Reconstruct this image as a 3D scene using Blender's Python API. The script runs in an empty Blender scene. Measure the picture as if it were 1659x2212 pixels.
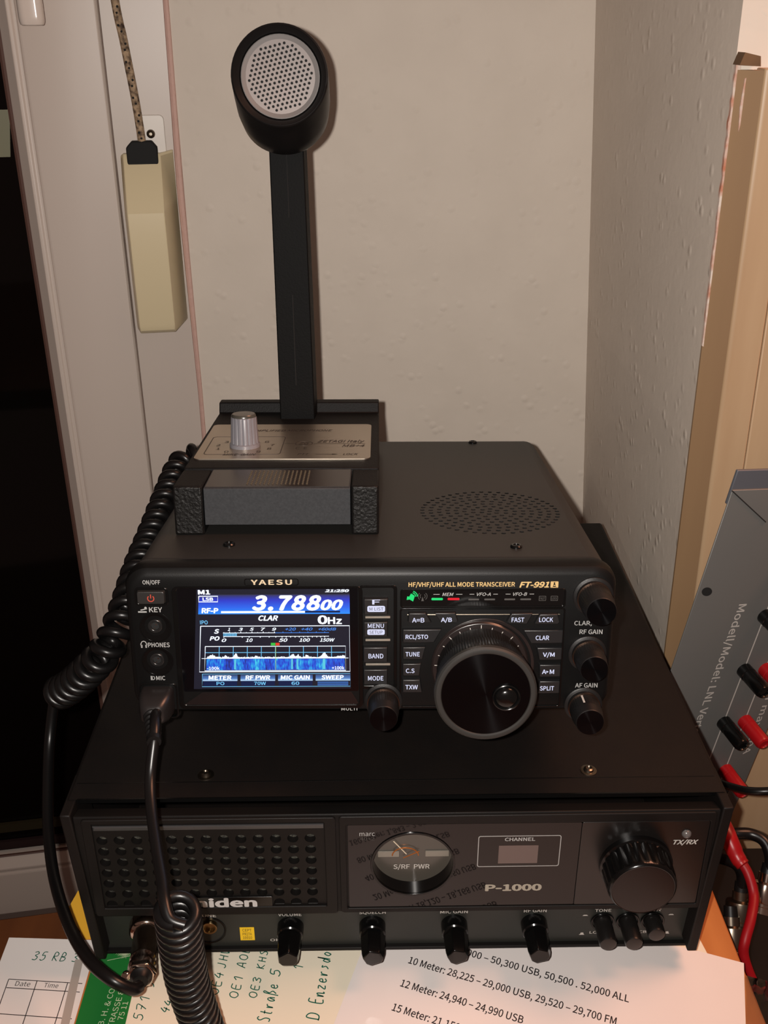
import bpy, bmesh, math, random
from mathutils import Vector, Matrix
from mathutils.geometry import delaunay_2d_cdt
random.seed(7)
PI = math.pi
SC = bpy.context.scene
COL = SC.collection

# ------------------------------------------------------------------ camera, world, lights, exposure
CAM_P = Vector((-0.01209, -0.37191, 0.45647))
CAM_F, PITCH, ROLL, YAW = 2173.7, 0.45632, -0.00176, 0.01477
fwd = Vector((math.sin(YAW)*math.cos(PITCH), math.cos(YAW)*math.cos(PITCH), -math.sin(PITCH)))
rt = Vector((math.cos(YAW), -math.sin(YAW), 0))
up = rt.cross(fwd)
c_, s_ = math.cos(ROLL), math.sin(ROLL)
rt, up = c_*rt + s_*up, -s_*rt + c_*up
def frame(o, x, y, z):
    return Matrix(((x[0], y[0], z[0], o[0]), (x[1], y[1], z[1], o[1]), (x[2], y[2], z[2], o[2]), (0, 0, 0, 1)))
cd = bpy.data.cameras.new('camera')
cd.sensor_fit = 'HORIZONTAL'; cd.sensor_width = 36.0; cd.lens = 36.0*CAM_F/1659.0
cd.clip_start = 0.01; cd.clip_end = 50
cam = bpy.data.objects.new('camera', cd); COL.objects.link(cam)
cam.matrix_world = frame(CAM_P, rt, up, -fwd)
SC.camera = cam

FLASH_W, LAMP_W, WORLD = 16.6, 10.5, (0.10, 0.06, 0.048)
w = bpy.data.worlds.new('room_light'); SC.world = w; w.use_nodes = True
w.node_tree.nodes['Background'].inputs[0].default_value = (*WORLD, 1)
w.node_tree.nodes['Background'].inputs[1].default_value = 1.0
def look_at(ob, p, tgt):
    ob.location = p
    ob.rotation_euler = (Vector(tgt) - Vector(p)).to_track_quat('-Z', 'Y').to_euler()
def area(name, p, tgt, size, watts, color, shape='DISK'):
    l = bpy.data.lights.new(name, 'AREA'); l.shape = shape; l.size = size; l.energy = watts; l.color = color
    o = bpy.data.objects.new(name, l); COL.objects.link(o); look_at(o, p, tgt); return o
# the phone's flash, a hand's breadth off the lens
fp = CAM_P - rt*0.0145 + up*0.005
sl = bpy.data.lights.new('phone_flash', 'SPOT'); sl.energy = FLASH_W; sl.color = (1.0, 0.93, 0.865)
sl.spot_size = math.radians(122); sl.spot_blend = 1.0; sl.shadow_soft_size = 0.0032
so = bpy.data.objects.new('phone_flash', sl); COL.objects.link(so); look_at(so, fp, fp + fwd*0.9 + up*0.15)
# the warm room lamp, high on the right past the wall corner
area('room_lamp', (0.66, 0.10, 1.12), (0.08, -0.05, 0.0), 0.5, LAMP_W, (1.0, 0.43, 0.25))
SC.view_settings.view_transform = 'Standard'
SC.view_settings.look = 'None'
SC.view_settings.gamma = 1.0
SC.view_settings.use_curve_mapping = False
SC.view_settings.exposure = 0.0

# ------------------------------------------------------------------ materials
def lin(c):
    return tuple((v/12.92 if v <= .04045 else ((v+.055)/1.055)**2.4) for v in (x/255 for x in c))
MATS = {}
def mat(name, rgb, rough=.5, metal=0.0, spec=.5, bump=0, bscale=300, bdist=.0005, coat=0, noise=None, nscale=20, emit=None, estr=1.0, stretch=None, coords='Object', trans=0, croug=.03):
    if name in MATS: return MATS[name]
    m = bpy.data.materials.new(name); m.use_nodes = True
    nt = m.node_tree; b = nt.nodes['Principled BSDF']
    b.inputs['Base Color'].default_value = (*lin(rgb), 1)
    b.inputs['Roughness'].default_value = rough; b.inputs['Metallic'].default_value = metal
    b.inputs['Specular IOR Level'].default_value = spec
    b.inputs['Coat Weight'].default_value = coat; b.inputs['Coat Roughness'].default_value = croug
    if trans:
        b.inputs['Transmission Weight'].default_value = trans
    if emit:
        b.inputs['Emission Color'].default_value = (*lin(emit), 1); b.inputs['Emission Strength'].default_value = estr
    if bump or noise:
        tc = nt.nodes.new('ShaderNodeTexCoord'); mp = nt.nodes.new('ShaderNodeMapping')
        nt.links.new(tc.outputs[coords], mp.inputs[0])
        if stretch: mp.inputs['Scale'].default_value = stretch
        if bump:
            n = nt.nodes.new('ShaderNodeTexNoise'); n.inputs['Scale'].default_value = bscale; n.inputs['Detail'].default_value = 3
            nt.links.new(mp.outputs[0], n.inputs['Vector'])
            bp = nt.nodes.new('ShaderNodeBump'); bp.inputs['Strength'].default_value = bump; bp.inputs['Distance'].default_value = bdist
            nt.links.new(n.outputs['Fac'], bp.inputs['Height']); nt.links.new(bp.outputs[0], b.inputs['Normal'])
        if noise:
            n2 = nt.nodes.new('ShaderNodeTexNoise'); n2.inputs['Scale'].default_value = nscale; n2.inputs['Detail'].default_value = 5
            nt.links.new(mp.outputs[0], n2.inputs['Vector'])
            r = nt.nodes.new('ShaderNodeValToRGB')
            r.color_ramp.elements[0].position = .35; r.color_ramp.elements[1].position = .68
            r.color_ramp.elements[0].color = (*lin(rgb), 1); r.color_ramp.elements[1].color = (*lin(noise), 1)
            nt.links.new(n2.outputs['Fac'], r.inputs[0]); nt.links.new(r.outputs[0], b.inputs['Base Color'])
    MATS[name] = m; return m
def glow(name, rgb, s=1.0, base=(10, 10, 10)):
    return mat(name, base, rough=.3, emit=rgb, estr=s)

M_black = mat('black_plastic', (17, 16, 16), rough=.45, spec=.3, bump=.25, bscale=1800, bdist=.0002)
M_panel = mat('satin_black_panel', (10, 10, 10), rough=.42, spec=.18, bump=.15, bscale=2500, bdist=.0002)
M_case = mat('painted_black_metal', (29, 28, 26), rough=.5, spec=.45, bump=.12, bscale=2600, bdist=.0002)
M_gloss = mat('gloss_black_plastic', (9, 9, 9), rough=.18, spec=.35)
M_smoke = mat('smoked_window', (13, 10, 10), rough=.03, spec=.4)
M_old = mat('vinyl_clad_metal', (15, 12, 11), rough=.55, spec=.2, bump=.3, bscale=900, bdist=.0002, noise=(18, 14, 12), nscale=60)
M_oldp = mat('old_black_plastic', (17, 15, 14), rough=.5, spec=.18, bump=.2, bscale=1200, bdist=.0002)
M_oldlow = mat('dark_grey_panel', (38, 39, 36), rough=.4, spec=.3, bump=.08, bscale=1500, bdist=.0001)
M_hole = mat('deep_black', (5, 5, 5), rough=.8)
M_rubber = mat('black_rubber', (14, 14, 14), rough=.42, spec=.3)
M_cord = mat('black_cord_jacket', (13, 12, 12), rough=.32, spec=.35)
M_leather = mat('leather_grain_plastic', (14, 13, 12), rough=.45, spec=.2, bump=.8, bscale=620, bdist=.0007)
M_mic = mat('black_mic_plastic', (12, 11, 11), rough=.58, spec=.15, bump=.5, bscale=1100, bdist=.0004)
M_michead = mat('smooth_mic_plastic', (15, 14, 14), rough=.36, spec=.3)
M_ptt = mat('charcoal_bar', (40, 41, 43), rough=.6, spec=.2, bump=.2, bscale=2500, bdist=.0002, noise=(47, 48, 50), nscale=900)
M_ptttop = mat('smooth_charcoal_top', (40, 36, 34), rough=.25)
M_steel = mat('brushed_steel', (196, 184, 168), rough=.34, metal=1, bump=.25, bscale=60, bdist=.0002, stretch=(1, 60, 60))
M_chrome = mat('nickel_plate', (214, 196, 180), rough=.12, metal=1)
M_dim = mat('dark_nickel', (120, 112, 100), rough=.3, metal=1)
M_gold = mat('gold_letter', (214, 184, 128), rough=.35, metal=.3)
M_silver = mat('silver_letter', (206, 188, 158), rough=.3, metal=.25)
M_print = mat('printed_grey', (150, 150, 148), rough=.6)
M_printw = mat('printed_pale', (176, 172, 166), rough=.6)
M_printd = mat('printed_dim_grey', (62, 60, 58), rough=.6)
M_grille = mat('silver_mesh', (118, 110, 107), rough=.5, metal=.3)
M_greyring = mat('grey_plastic_ring', (112, 108, 106), rough=.45)
M_knobgrey = mat('grey_knob', (108, 107, 112), rough=.35)
M_groove = mat('grey_knob_groove', (118, 116, 120), rough=.35)
M_ink = mat('engraved_ink', (50, 44, 38), rough=.5)
M_wall = mat('woodchip_wall', (208, 197, 184), rough=.7, noise=(204, 193, 180), nscale=24)
def chips(m):
    nt = m.node_tree; b = nt.nodes['Principled BSDF']; N = nt.nodes.new; L = nt.links.new
    tc = N('ShaderNodeTexCoord'); vo = N('ShaderNodeTexVoronoi'); vo.inputs['Scale'].default_value = 95; L(tc.outputs['Object'], vo.inputs['Vector'])
    mr = N('ShaderNodeMapRange'); mr.interpolation_type = 'SMOOTHSTEP'; mr.inputs[1].default_value = .42; mr.inputs[2].default_value = .05; L(vo.outputs['Distance'], mr.inputs[0])
    mk = N('ShaderNodeTexNoise'); mk.inputs['Scale'].default_value = 34; L(tc.outputs['Object'], mk.inputs['Vector'])
    m2 = N('ShaderNodeMapRange'); m2.inputs[1].default_value = .45; m2.inputs[2].default_value = .62; L(mk.outputs['Fac'], m2.inputs[0])
    mu = N('ShaderNodeMath'); mu.operation = 'MULTIPLY'; L(mr.outputs[0], mu.inputs[0]); L(m2.outputs[0], mu.inputs[1])
    fi = N('ShaderNodeTexNoise'); fi.inputs['Scale'].default_value = 130; L(tc.outputs['Object'], fi.inputs['Vector'])
    ad = N('ShaderNodeMath'); ad.operation = 'MULTIPLY_ADD'; ad.inputs[1].default_value = .35; L(fi.outputs['Fac'], ad.inputs[0]); L(mu.outputs[0], ad.inputs[2])
    bp = N('ShaderNodeBump'); bp.inputs['Strength'].default_value = .5; bp.inputs['Distance'].default_value = .0011; L(ad.outputs[0], bp.inputs['Height']); L(bp.outputs[0], b.inputs['Normal'])
chips(M_wall)
M_pvc = mat('white_window_plastic', (196, 184, 174), rough=.38, spec=.4)
M_pvcline = mat('grey_gasket', (120, 104, 96), rough=.5)
M_darkglass = mat('night_glass', (8, 7, 6), rough=.05, spec=.25, noise=(11, 7, 6), nscale=3)
M_beige = mat('beige_plastic', (214, 199, 164), rough=.35)
M_beigeside = M_beige
M_white = mat('white_plastic', (214, 206, 196), rough=.35)
M_desk = mat('orange_wood_desk', (186, 118, 62), rough=.4, noise=(172, 104, 52), nscale=9, stretch=(8, 1, 1))
M_pine = mat('pale_varnished_wood', (174, 147, 116), rough=.45, noise=(162, 133, 102), nscale=7, stretch=(6, 6, .7))
M_floor = mat('dark_floor', (70, 44, 28), rough=.5)
M_paper = mat('white_paper', (226, 220, 216), rough=.6)
M_sleeve = mat('paper_in_sleeve', (226, 219, 216), rough=.5, coat=.25)
M_cream = mat('cream_paper', (226, 217, 196), rough=.6)
M_yellow = mat('yellow_card', (226, 170, 50), rough=.6)
M_green = mat('green_card', (30, 112, 48), rough=.4)
M_toner = mat('black_toner', (34, 30, 32), rough=.6)
M_pen = mat('green_ink', (20, 92, 74), rough=.5)
M_palegreen = mat('pale_green_print', (196, 204, 170), rough=.5)
M_tape = mat('grey_tape', (168, 158, 150), rough=.35)
M_boxgrey = mat('grey_painted_sheet', (88, 88, 86), rough=.42, bump=.1, bscale=900, bdist=.0002)
M_boxtop = mat('blue_grey_sheet', (84, 86, 92), rough=.4)
M_red = mat('red_plastic', (150, 14, 20), rough=.35, spec=.35)
M_redcab = mat('red_cable_jacket', (138, 10, 20), rough=.45, spec=.3)
M_rope = mat('braided_rope', (178, 152, 122), rough=.8, bump=.8, bscale=900, bdist=.0008, noise=(60, 44, 34), nscale=260)
M_patch = mat('pale_patch', (112, 110, 84), rough=.5)
M_yell = mat('yellow_sticker', (232, 190, 20), rough=.4)
M_lens = mat('clear_meter_lens', (70, 66, 60), rough=.25)
M_chan = mat('dim_display_filter', (88, 74, 70), rough=.15)
M_needle = mat('pale_needle', (200, 186, 160), rough=.4)
M_amber = mat('amber_wire', (190, 110, 50), rough=.3, metal=.6)
E_white = glow('screen_white', (236, 244, 255), 1.25)
E_legend = glow('lit_legend', (226, 228, 255), .95)
E_ltblue = glow('screen_light_blue', (120, 205, 255), .95)
E_blue = glow('screen_mid_blue', (80, 150, 255), .8)
E_dark = glow('screen_dark', (22, 24, 40), 1.0)
E_navy = glow('screen_navy', (2, 26, 70), 1.0)
E_green = glow('green_lamp', (30, 225, 120), 1.0)
E_red = glow('red_lamp', (232, 20, 40), 1.0)
E_sgreen = glow('screen_green', (60, 200, 70), .9)
E_yel = glow('screen_yellow', (190, 210, 60), .8)
E_power = glow('red_power_symbol', (230, 84, 62), .85)

def band_material(name, stops, axis=2, lo=0.0, hi=1.0):
    """a display graphic: emitted colour stepping along the object's own z"""
    m = bpy.data.materials.new(name); m.use_nodes = True; nt = m.node_tree; b = nt.nodes['Principled BSDF']
    b.inputs['Base Color'].default_value = (.005, .005, .005, 1)
    tc = nt.nodes.new('ShaderNodeTexCoord'); sp = nt.nodes.new('ShaderNodeSeparateXYZ'); nt.links.new(tc.outputs['Object'], sp.inputs[0])
    mr = nt.nodes.new('ShaderNodeMapRange'); mr.inputs[1].default_value = lo; mr.inputs[2].default_value = hi
    nt.links.new(sp.outputs[axis], mr.inputs[0])
    r = nt.nodes.new('ShaderNodeValToRGB'); nt.links.new(mr.outputs[0], r.inputs[0])
    els = r.color_ramp.elements
    while len(els) < len(stops): els.new(.5)
    for e, (p, c) in zip(els, stops): e.position = p; e.color = (*lin(c), 1)
    nt.links.new(r.outputs[0], b.inputs['Emission Color']); b.inputs['Emission Strength'].default_value = 1.0
    return m

try:      # Blender's own bundled sans-serif; the built-in face stands in if it is missing
    FONT = bpy.data.fonts.load(bpy.utils.system_resource('DATAFILES', path='fonts') + '/Noto Sans CJK Regular.woff2')
except Exception:
    FONT = None
# ------------------------------------------------------------------ mesh helpers (all in millimetres)
def rr(x0, x1, z0, z1, r=0, n=5):
    if r <= 0: return [(x0, z0), (x1, z0), (x1, z1), (x0, z1)]
    P = []
    for cx, cz, a0 in ((x1-r, z0+r, -PI/2), (x1-r, z1-r, 0), (x0+r, z1-r, PI/2), (x0+r, z0+r, PI)):
        for i in range(n+1):
            a = a0 + PI/2*i/n; P.append((cx + r*math.cos(a), cz + r*math.sin(a)))
    return P
def circ(cx, cz, r, n=24, a0=0): return [(cx + r*math.cos(a0+2*PI*i/n), cz + r*math.sin(a0+2*PI*i/n)) for i in range(n)]
class Fr:
    """a local drawing frame: origin, u, v and outward n"""
    def __init__(s, o, u, v, n): s.o, s.u, s.v, s.n = Vector(o), Vector(u), Vector(v), Vector(n)
    def p(s, a, b, c=0): return s.o + s.u*a + s.v*b + s.n*c
def XZ(y=0): return Fr((0, y, 0), (1, 0, 0), (0, 0, 1), (0, -1, 0))
def XY(z=0): return Fr((0, 0, z), (1, 0, 0), (0, 1, 0), (0, 0, 1))
class MB:
    def __init__(s): s.bm = bmesh.new()
    def box(s, x0, x1, y0, y1, z0, z1):
        return s.prism(rr(x0, x1, z0, z1), XZ(0), -y1, -y0)
    def prism(s, poly, fr, n0, n1, taper=None):
        bm = s.bm; k = len(poly)
        q = taper or poly
        a = [bm.verts.new(fr.p(u, v, n0)) for u, v in poly]; b = [bm.verts.new(fr.p(u, v, n1)) for u, v in q]
        for i in range(k):
            j = (i+1) % k; bm.faces.new((a[i], a[j], b[j], b[i]))
        bm.faces.new(b); bm.faces.new(a[::-1]); return s
    def flat(s, poly, fr, n=0):
        s.bm.faces.new([s.bm.verts.new(fr.p(u, v, n)) for u, v in poly]); return s
    def ring(s, out, inn, fr, n0, n1):
        bm = s.bm; k = len(out)
        L = [[bm.verts.new(fr.p(u, v, n)) for u, v in P] for P, n in ((out, n0), (out, n1), (inn, n1), (inn, n0))]
        for i in range(k):
            j = (i+1) % k
            for a in range(4):
                A, B = L[a], L[(a+1) % 4]; bm.faces.new((A[i], A[j], B[j], B[i]))
        return s
    def dish(s, out, inn, fr, n0, n1, floor=True):
        """sloping ring of quads from one outline to another, with an optional bottom"""
        bm = s.bm; k = len(out)
        A = [bm.verts.new(fr.p(u, v, n0)) for u, v in out]; B = [bm.verts.new(fr.p(u, v, n1)) for u, v in inn]
        for i in range(k):
            j = (i+1) % k; bm.faces.new((A[i], A[j], B[j], B[i]))
        if floor: bm.faces.new(B)
        return s
    def lathe(s, prof, o, ax, seg=32, cap0=True, cap1=True, knurl=0, kamp=0, krange=None, kpow=1, ref=None, flat=None):
        """prof: (distance along the axis, radius) pairs"""
        ax = Vector(ax).normalized(); h = Vector(ref) if ref else (Vector((0, 0, 1)) if abs(ax.z) < .9 else Vector((1, 0, 0)))
        u = ax.cross(h).normalized(); v = u.cross(ax).normalized(); o = Vector(o); bm = s.bm; R = []
        for i, (d, r) in enumerate(prof):
            row = []
            for k in range(seg):
                a = 2*PI*k/seg; q = r
                if knurl and (krange is None or krange[0] <= i <= krange[1]):
                    q = r - kamp*(.5+.5*math.cos(a*knurl))**kpow
                row.append(bm.verts.new(o + ax*d + u*(q*math.cos(a)) + v*(q*math.sin(a))))
            R.append(row)
        for A, B in zip(R, R[1:]):
            for k in range(seg): bm.faces.new((A[k], A[(k+1) % seg], B[(k+1) % seg], B[k]))
        if cap0: bm.faces.new(R[0][::-1])
        if cap1: bm.faces.new(R[-1])
        return s
    def loft(s, rings, cap0=True, cap1=True):
        bm = s.bm; R = [[bm.verts.new(p) for p in r] for r in rings]; n = len(R[0])
        for A, B in zip(R, R[1:]):
            for k in range(n): bm.faces.new((A[k], A[(k+1) % n], B[(k+1) % n], B[k]))
        if cap0: bm.faces.new(R[0][::-1])
        if cap1: bm.faces.new(R[-1])
        return s
    def tube(s, pts, r, seg=10, cap=True):
        pts = [Vector(p) for p in pts]; n = len(pts); T = []
        for i in range(n):
            t = pts[min(i+1, n-1)] - pts[max(i-1, 0)]
            T.append(t.normalized() if t.length > 1e-9 else Vector((0, 0, 1)))
        h = Vector((0, 0, 1)) if abs(T[0].z) < .9 else Vector((1, 0, 0))
        u = T[0].cross(h).normalized(); rings = []
        for i in range(n):
            u = (u - T[i]*u.dot(T[i])).normalized(); v = T[i].cross(u)
            q = r[i] if isinstance(r, (list, tuple)) else r
            rings.append([pts[i] + u*(q*math.cos(2*PI*k/seg)) + v*(q*math.sin(2*PI*k/seg)) for k in range(seg)])
        return s.loft(rings, cap, cap)
    def perf(s, outline, holes, fr, n0, thick, seg=10):
        """a plate with real round holes"""
        V = [Vector(p) for p in outline]; E = [(i, (i+1) % len(outline)) for i in range(len(outline))]
        loops = []
        for (x, z, r) in holes:
            b = len(V); V += [Vector(p) for p in circ(x, z, r, seg)]
            E += [(b+i, b+(i+1) % seg) for i in range(seg)]; loops.append((b, x, z, r))
        vs, es, fs, ov, oe, of = delaunay_2d_cdt(V, E, [], 1, 1e-5)
        bm = s.bm; W = [bm.verts.new(fr.p(p.x, p.y, n0)) for p in vs]
        cell = {}; S = max([10] + [1.2*h[2] for h in holes])
        for (b, x, z, r) in loops: cell.setdefault((int(x//S), int(z//S)), []).append((x, z, r))
        for f in fs:
            cx = sum(vs[i].x for i in f)/len(f); cz = sum(vs[i].y for i in f)/len(f)
            bad = any((cx-x)**2 + (cz-z)**2 < (r*.999)**2 and all((vs[i].x-x)**2+(vs[i].y-z)**2 < (r*1.02)**2 for i in f)
                      for dx in (-1, 0, 1) for dz in (-1, 0, 1) for (x, z, r) in cell.get((int(cx//S)+dx, int(cz//S)+dz), ()))
            if not bad:
                try: bm.faces.new([W[i] for i in f])
                except ValueError: pass
        for (b, x, z, r) in loops:
            P = circ(x, z, r, seg); A = [bm.verts.new(fr.p(u, v, n0)) for u, v in P]; B = [bm.verts.new(fr.p(u, v, n0-thick)) for u, v in P]
            for i in range(seg): bm.faces.new((A[i], A[(i+1) % seg], B[(i+1) % seg], B[i]))
        return s
    def text(s, txt, box, fr, n=.12, shear=0, bold=0, keep=False, align='L', spacing=1.0):
        """lettering fitted into box=(u0,v0,u1,v1) of the frame"""
        cu = bpy.data.curves.new('t', 'FONT'); cu.body = txt; cu.size = 10; cu.font = FONT or cu.font; cu.shear = shear; cu.space_character = spacing
        cu.fill_mode = 'FRONT'; cu.resolution_u = 3
        ob = bpy.data.objects.new('t', cu); COL.objects.link(ob)
        me = bpy.data.meshes.new_from_object(ob.evaluated_get(bpy.context.evaluated_depsgraph_get()))
        vs = [v.co.copy() for v in me.vertices]
        if vs:
            x0 = min(v.x for v in vs); x1 = max(v.x for v in vs); y0 = min(v.y for v in vs); y1 = max(v.y for v in vs)
            u0, v0, u1, v1 = box
            if '/' in txt and ',' not in txt: v0, v1 = v0 - .12*(v1-v0), v1 + .1*(v1-v0)
            sy = (v1-v0)/max(y1-y0, 1e-6); sx = (u1-u0)/max(x1-x0, 1e-6)
            if keep: sx = sy*keep if isinstance(keep, float) else sy
            bd = max(bold, 0)*.9*(y1-y0)/7.2; dg = bd*.7
            for k, (du, dv) in enumerate(([(0, 0), (bd, 0), (-bd, 0), (0, bd), (0, -bd)] + ([(dg, dg), (dg, -dg), (-dg, dg), (-dg, -dg)] if bold > .28 else [])) if bold > .03 else [(0, 0)]):   # thickened by overlaid passes
                W = [s.bm.verts.new(fr.p(u0+(v.x-x0+du)*sx, v0+(v.y-y0+dv)*sy, n + k*.002)) for v in vs]
                for p in me.polygons:
                    try: s.bm.faces.new([W[i] for i in p.vertices])
                    except ValueError: pass
        bpy.data.objects.remove(ob); bpy.data.curves.remove(cu); bpy.data.meshes.remove(me)
        return s
    def stroke(s, pts, wdt, fr, n=.1, z=None):
        """a flat pen or print line through the points"""
        P = [Vector((a, b)) for a, b in pts]; L = []
        for i, p in enumerate(P):
            t = (P[min(i+1, len(P)-1)] - P[max(i-1, 0)]); t = t.normalized() if t.length > 0 else Vector((1, 0))
            q = Vector((-t.y, t.x))*wdt/2; L.append((p+q, p-q))
        bm = s.bm; V = [(bm.verts.new(fr.p(a.x, a.y, n)), bm.verts.new(fr.p(b.x, b.y, n))) for a, b in L]
        for (a, b), (c, d) in zip(V, V[1:]): bm.faces.new((a, b, d, c))
        return s
    def build(s, name, m, parent=None, smooth=True, bevel=0, seg=2, ang=35, sub=0, label=None, M=None):
        bm = s.bm
        bmesh.ops.recalc_face_normals(bm, faces=bm.faces)
        bmesh.ops.scale(bm, vec=(.001, .001, .001), verts=bm.verts)
        if M is not None: bmesh.ops.transform(bm, matrix=M, verts=bm.verts)
        me = bpy.data.meshes.new(name); bm.to_mesh(me); bm.free()
        me.materials.append(m)
        if smooth:
            me.polygons.foreach_set('use_smooth', [True]*len(me.polygons)); me.set_sharp_from_angle(angle=math.radians(ang))
        o = bpy.data.objects.new(name, me); COL.objects.link(o)
        if parent: o.parent = parent
        if bevel:
            b = o.modifiers.new('edge', 'BEVEL'); b.width = bevel*.001; b.segments = seg; b.limit_method = 'ANGLE'; b.angle_limit = math.radians(40); b.harden_normals = False
        if sub:
            d = o.modifiers.new('smooth', 'SUBSURF'); d.levels = sub; d.render_levels = sub
        if label: o['label'] = label
        return o
def plane_text(mb, *a, **k): return mb.text(*a, **k)
def thing(name, label, cat, M=None, loc=(0, 0, 0), group=None):
    o = bpy.data.objects.new(name, None); COL.objects.link(o); o.empty_display_size = .02
    if M is not None: o.matrix_world = M
    else: o.location = loc
    o['label'] = label; o['category'] = cat
    if group: o['group'] = group
    return o
def tag(o, label, cat, group=None):
    o['label'] = label; o['category'] = cat
    if group: o['group'] = group
    return o
def struct(o): o['kind'] = 'structure'; return o
def spline(P, n=12):
    P = [Vector(p) for p in P]; Q = []
    for i in range(len(P)-1):
        a, b, c, d = P[max(i-1, 0)], P[i], P[i+1], P[min(i+2, len(P)-1)]
        for k in range(n):
            t = k/n
            Q.append(.5*((2*b) + (c-a)*t + (2*a-5*b+4*c-d)*t*t + (3*b-a-3*c+d)*t**3))
    Q.append(P[-1]); return Q
def resample(P, m):
    L = [0]
    for a, b in zip(P, P[1:]): L.append(L[-1] + (b-a).length)
    out = []; j = 0
    for i in range(m+1):
        t = L[-1]*i/m
        while j < len(P)-2 and L[j+1] < t: j += 1
        k = (t-L[j])/max(L[j+1]-L[j], 1e-9); out.append(P[j].lerp(P[j+1], min(max(k, 0), 1)))
    return out, L[-1]
def helix(axis, R0, turns, per=22):
    R = R0
    A, Ln = resample(axis, turns*per); n = len(A)
    T = [(A[min(i+1, n-1)]-A[max(i-1, 0)]).normalized() for i in range(n)]
    h = Vector((0, 0, 1)) if abs(T[0].z) < .9 else Vector((1, 0, 0)); u = T[0].cross(h).normalized(); out = []
    for i in range(n):
        u = (u - T[i]*u.dot(T[i])).normalized(); v = T[i].cross(u); a = 2*PI*i/per
        if isinstance(R0, tuple): R = R0[0] + (R0[1]-R0[0])*i/n
        out.append(A[i] + u*(R*math.cos(a)) + v*(R*math.sin(a)))
    return out

# ------------------------------------------------------------------ setting
def quadmesh(pts, faces):
    mb = MB(); V = [mb.bm.verts.new(p) for p in pts]
    for f in faces: mb.bm.faces.new([V[i] for i in f])
    return mb
# floor
struct(MB().box(-900, 900, -900, 800, -760, -740).build('floor', M_floor, smooth=False))
# back wall stops at the window; the corner to the right wall leans a little, as old plaster does
def cornx(z): return 195.0 - .063*z
struct(quadmesh([(-165, 500, -740), (cornx(-740)+2, 500, -740), (cornx(900)+2, 500, 900), (-165, 500, 900),
                 (-165, 640, -740), (cornx(-740)+2, 640, -740), (cornx(900)+2, 640, 900), (-165, 640, 900)],
                [(0, 1, 2, 3), (4, 5, 6, 7), (0, 3, 7, 4), (1, 2, 6, 5), (3, 2, 6, 7), (0, 1, 5, 4)]).build('wall_back', M_wall, smooth=False))
def wl(z): return 188.5 - .0195*z
wr = MB(); N = 12
rows = []
for i in range(N+1):
    z = -740 + (900+740)*i/N
    rows.append([wr.bm.verts.new(p) for p in ((cornx(z), 505, z), (wl(z), 199, z), (700, 199, z), (700, 505, z))])
for a, b in zip(rows, rows[1:]):
    for k in range(4): wr.bm.faces.new((a[k], a[(k+1) % 4], b[(k+1) % 4], b[k]))
wr.bm.faces.new(rows[0]); wr.bm.faces.new(rows[-1])
struct(wr.build('wall_right', M_wall, smooth=False))
# pinkish bead along the joint between window and plaster
struct(MB().tube([(-167.5, 501, -740), (-166, 500.5, 150), (-168.2, 500.5, 330), (-166.5, 500.5, 480), (-166.5, 500.5, 900)], [2.4, 2.2, 3.0, 2.4, 2.4], 8).build('trim_5', mat('pink_bead', (196, 160, 148), rough=.7, bump=.6, bscale=120, bdist=.002)))
# wooden casing on the end of the right wall
def sheared(poly, z0, z1):
    mb = MB(); a = [mb.bm.verts.new((x - .0195*z0, y, z0)) for x, y in poly]; b = [mb.bm.verts.new((x - .0195*z1, y, z1)) for x, y in poly]; k = len(poly)
    for i in range(k): mb.bm.faces.new((a[i], a[(i+1) % k], b[(i+1) % k], b[i]))
    mb.bm.faces.new(b); mb.bm.faces.new(a[::-1]); return mb
struct(sheared([(199.8, 199), (199.8, 187), (201, 186.2), (202.5, 186), (219.2, 186), (219.2, 199)], -740, 433).build('trim_1', M_pine, bevel=.8))
M_edge = mat('shaded_edge_wood', (138, 110, 80), rough=.5, noise=(130, 102, 74), nscale=6, stretch=(6, 6, .5))  # darker brown puts the shade of this turned strip into the colour
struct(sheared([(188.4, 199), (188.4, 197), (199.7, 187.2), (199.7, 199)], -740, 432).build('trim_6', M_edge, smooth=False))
struct(sheared([(220, 199), (220, 187), (420, 187), (420, 199)], -740, 431).build('trim_2', M_pine, bevel=.8))
# chipped plaster and filler along the casing's upper left edge
ch = MB(); P1 = []; P2 = []
for i in range(46):
    z = 437 - i*3.4; f = 1 - i/52
    P1.append((wl(z) - .3 - .9*f*random.random(), z)); P2.append((wl(z) + .5 + 3.2*f*f*random.random(), z + random.uniform(-.6, .6)))
ch.prism(P1 + P2[::-1], XZ(0), -199.2, -196.4)
ch.prism([(184.0, 428), (187.4, 430), (188.6, 424), (187.0, 417), (184.6, 402), (183.6, 414)], XZ(0), -197, -193.0)
struct(ch.build('trim_3', mat('old_filler', (204, 190, 178), rough=.8, noise=(176, 110, 82), nscale=120)))
cap = MB().prism([(178.6, 434.5), (180.5, 440.5), (188.5, 438.8), (189.3, 434)], XZ(0), -199, -188)
struct(cap.build('trim_4', mat('raw_brown_wood', (104, 74, 44), rough=.7, noise=(84, 58, 34), nscale=40), smooth=False))

# window: yawed, balcony-door sized, white profiles round a dark night pane
WY = math.radians(8.5)
WIN = frame(Vector((-.164, .515, 0)), (math.cos(WY), math.sin(WY), 0), (-math.sin(WY), math.cos(WY), 0), (0, 0, 1))
win = bpy.data.objects.new('window_1', None); COL.objects.link(win); win.matrix_world = WIN; win['kind'] = 'structure'
# outer frame: right upright and bottom member
MB().box(-58, 4, 0, 60, -560, 900).build('window_frame', M_pvc, win, bevel=1.5)
MB().box(-900, -58, 0, 60, -560, -471).build('window_frame', M_pvcline, win, bevel=1.5)
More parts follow.
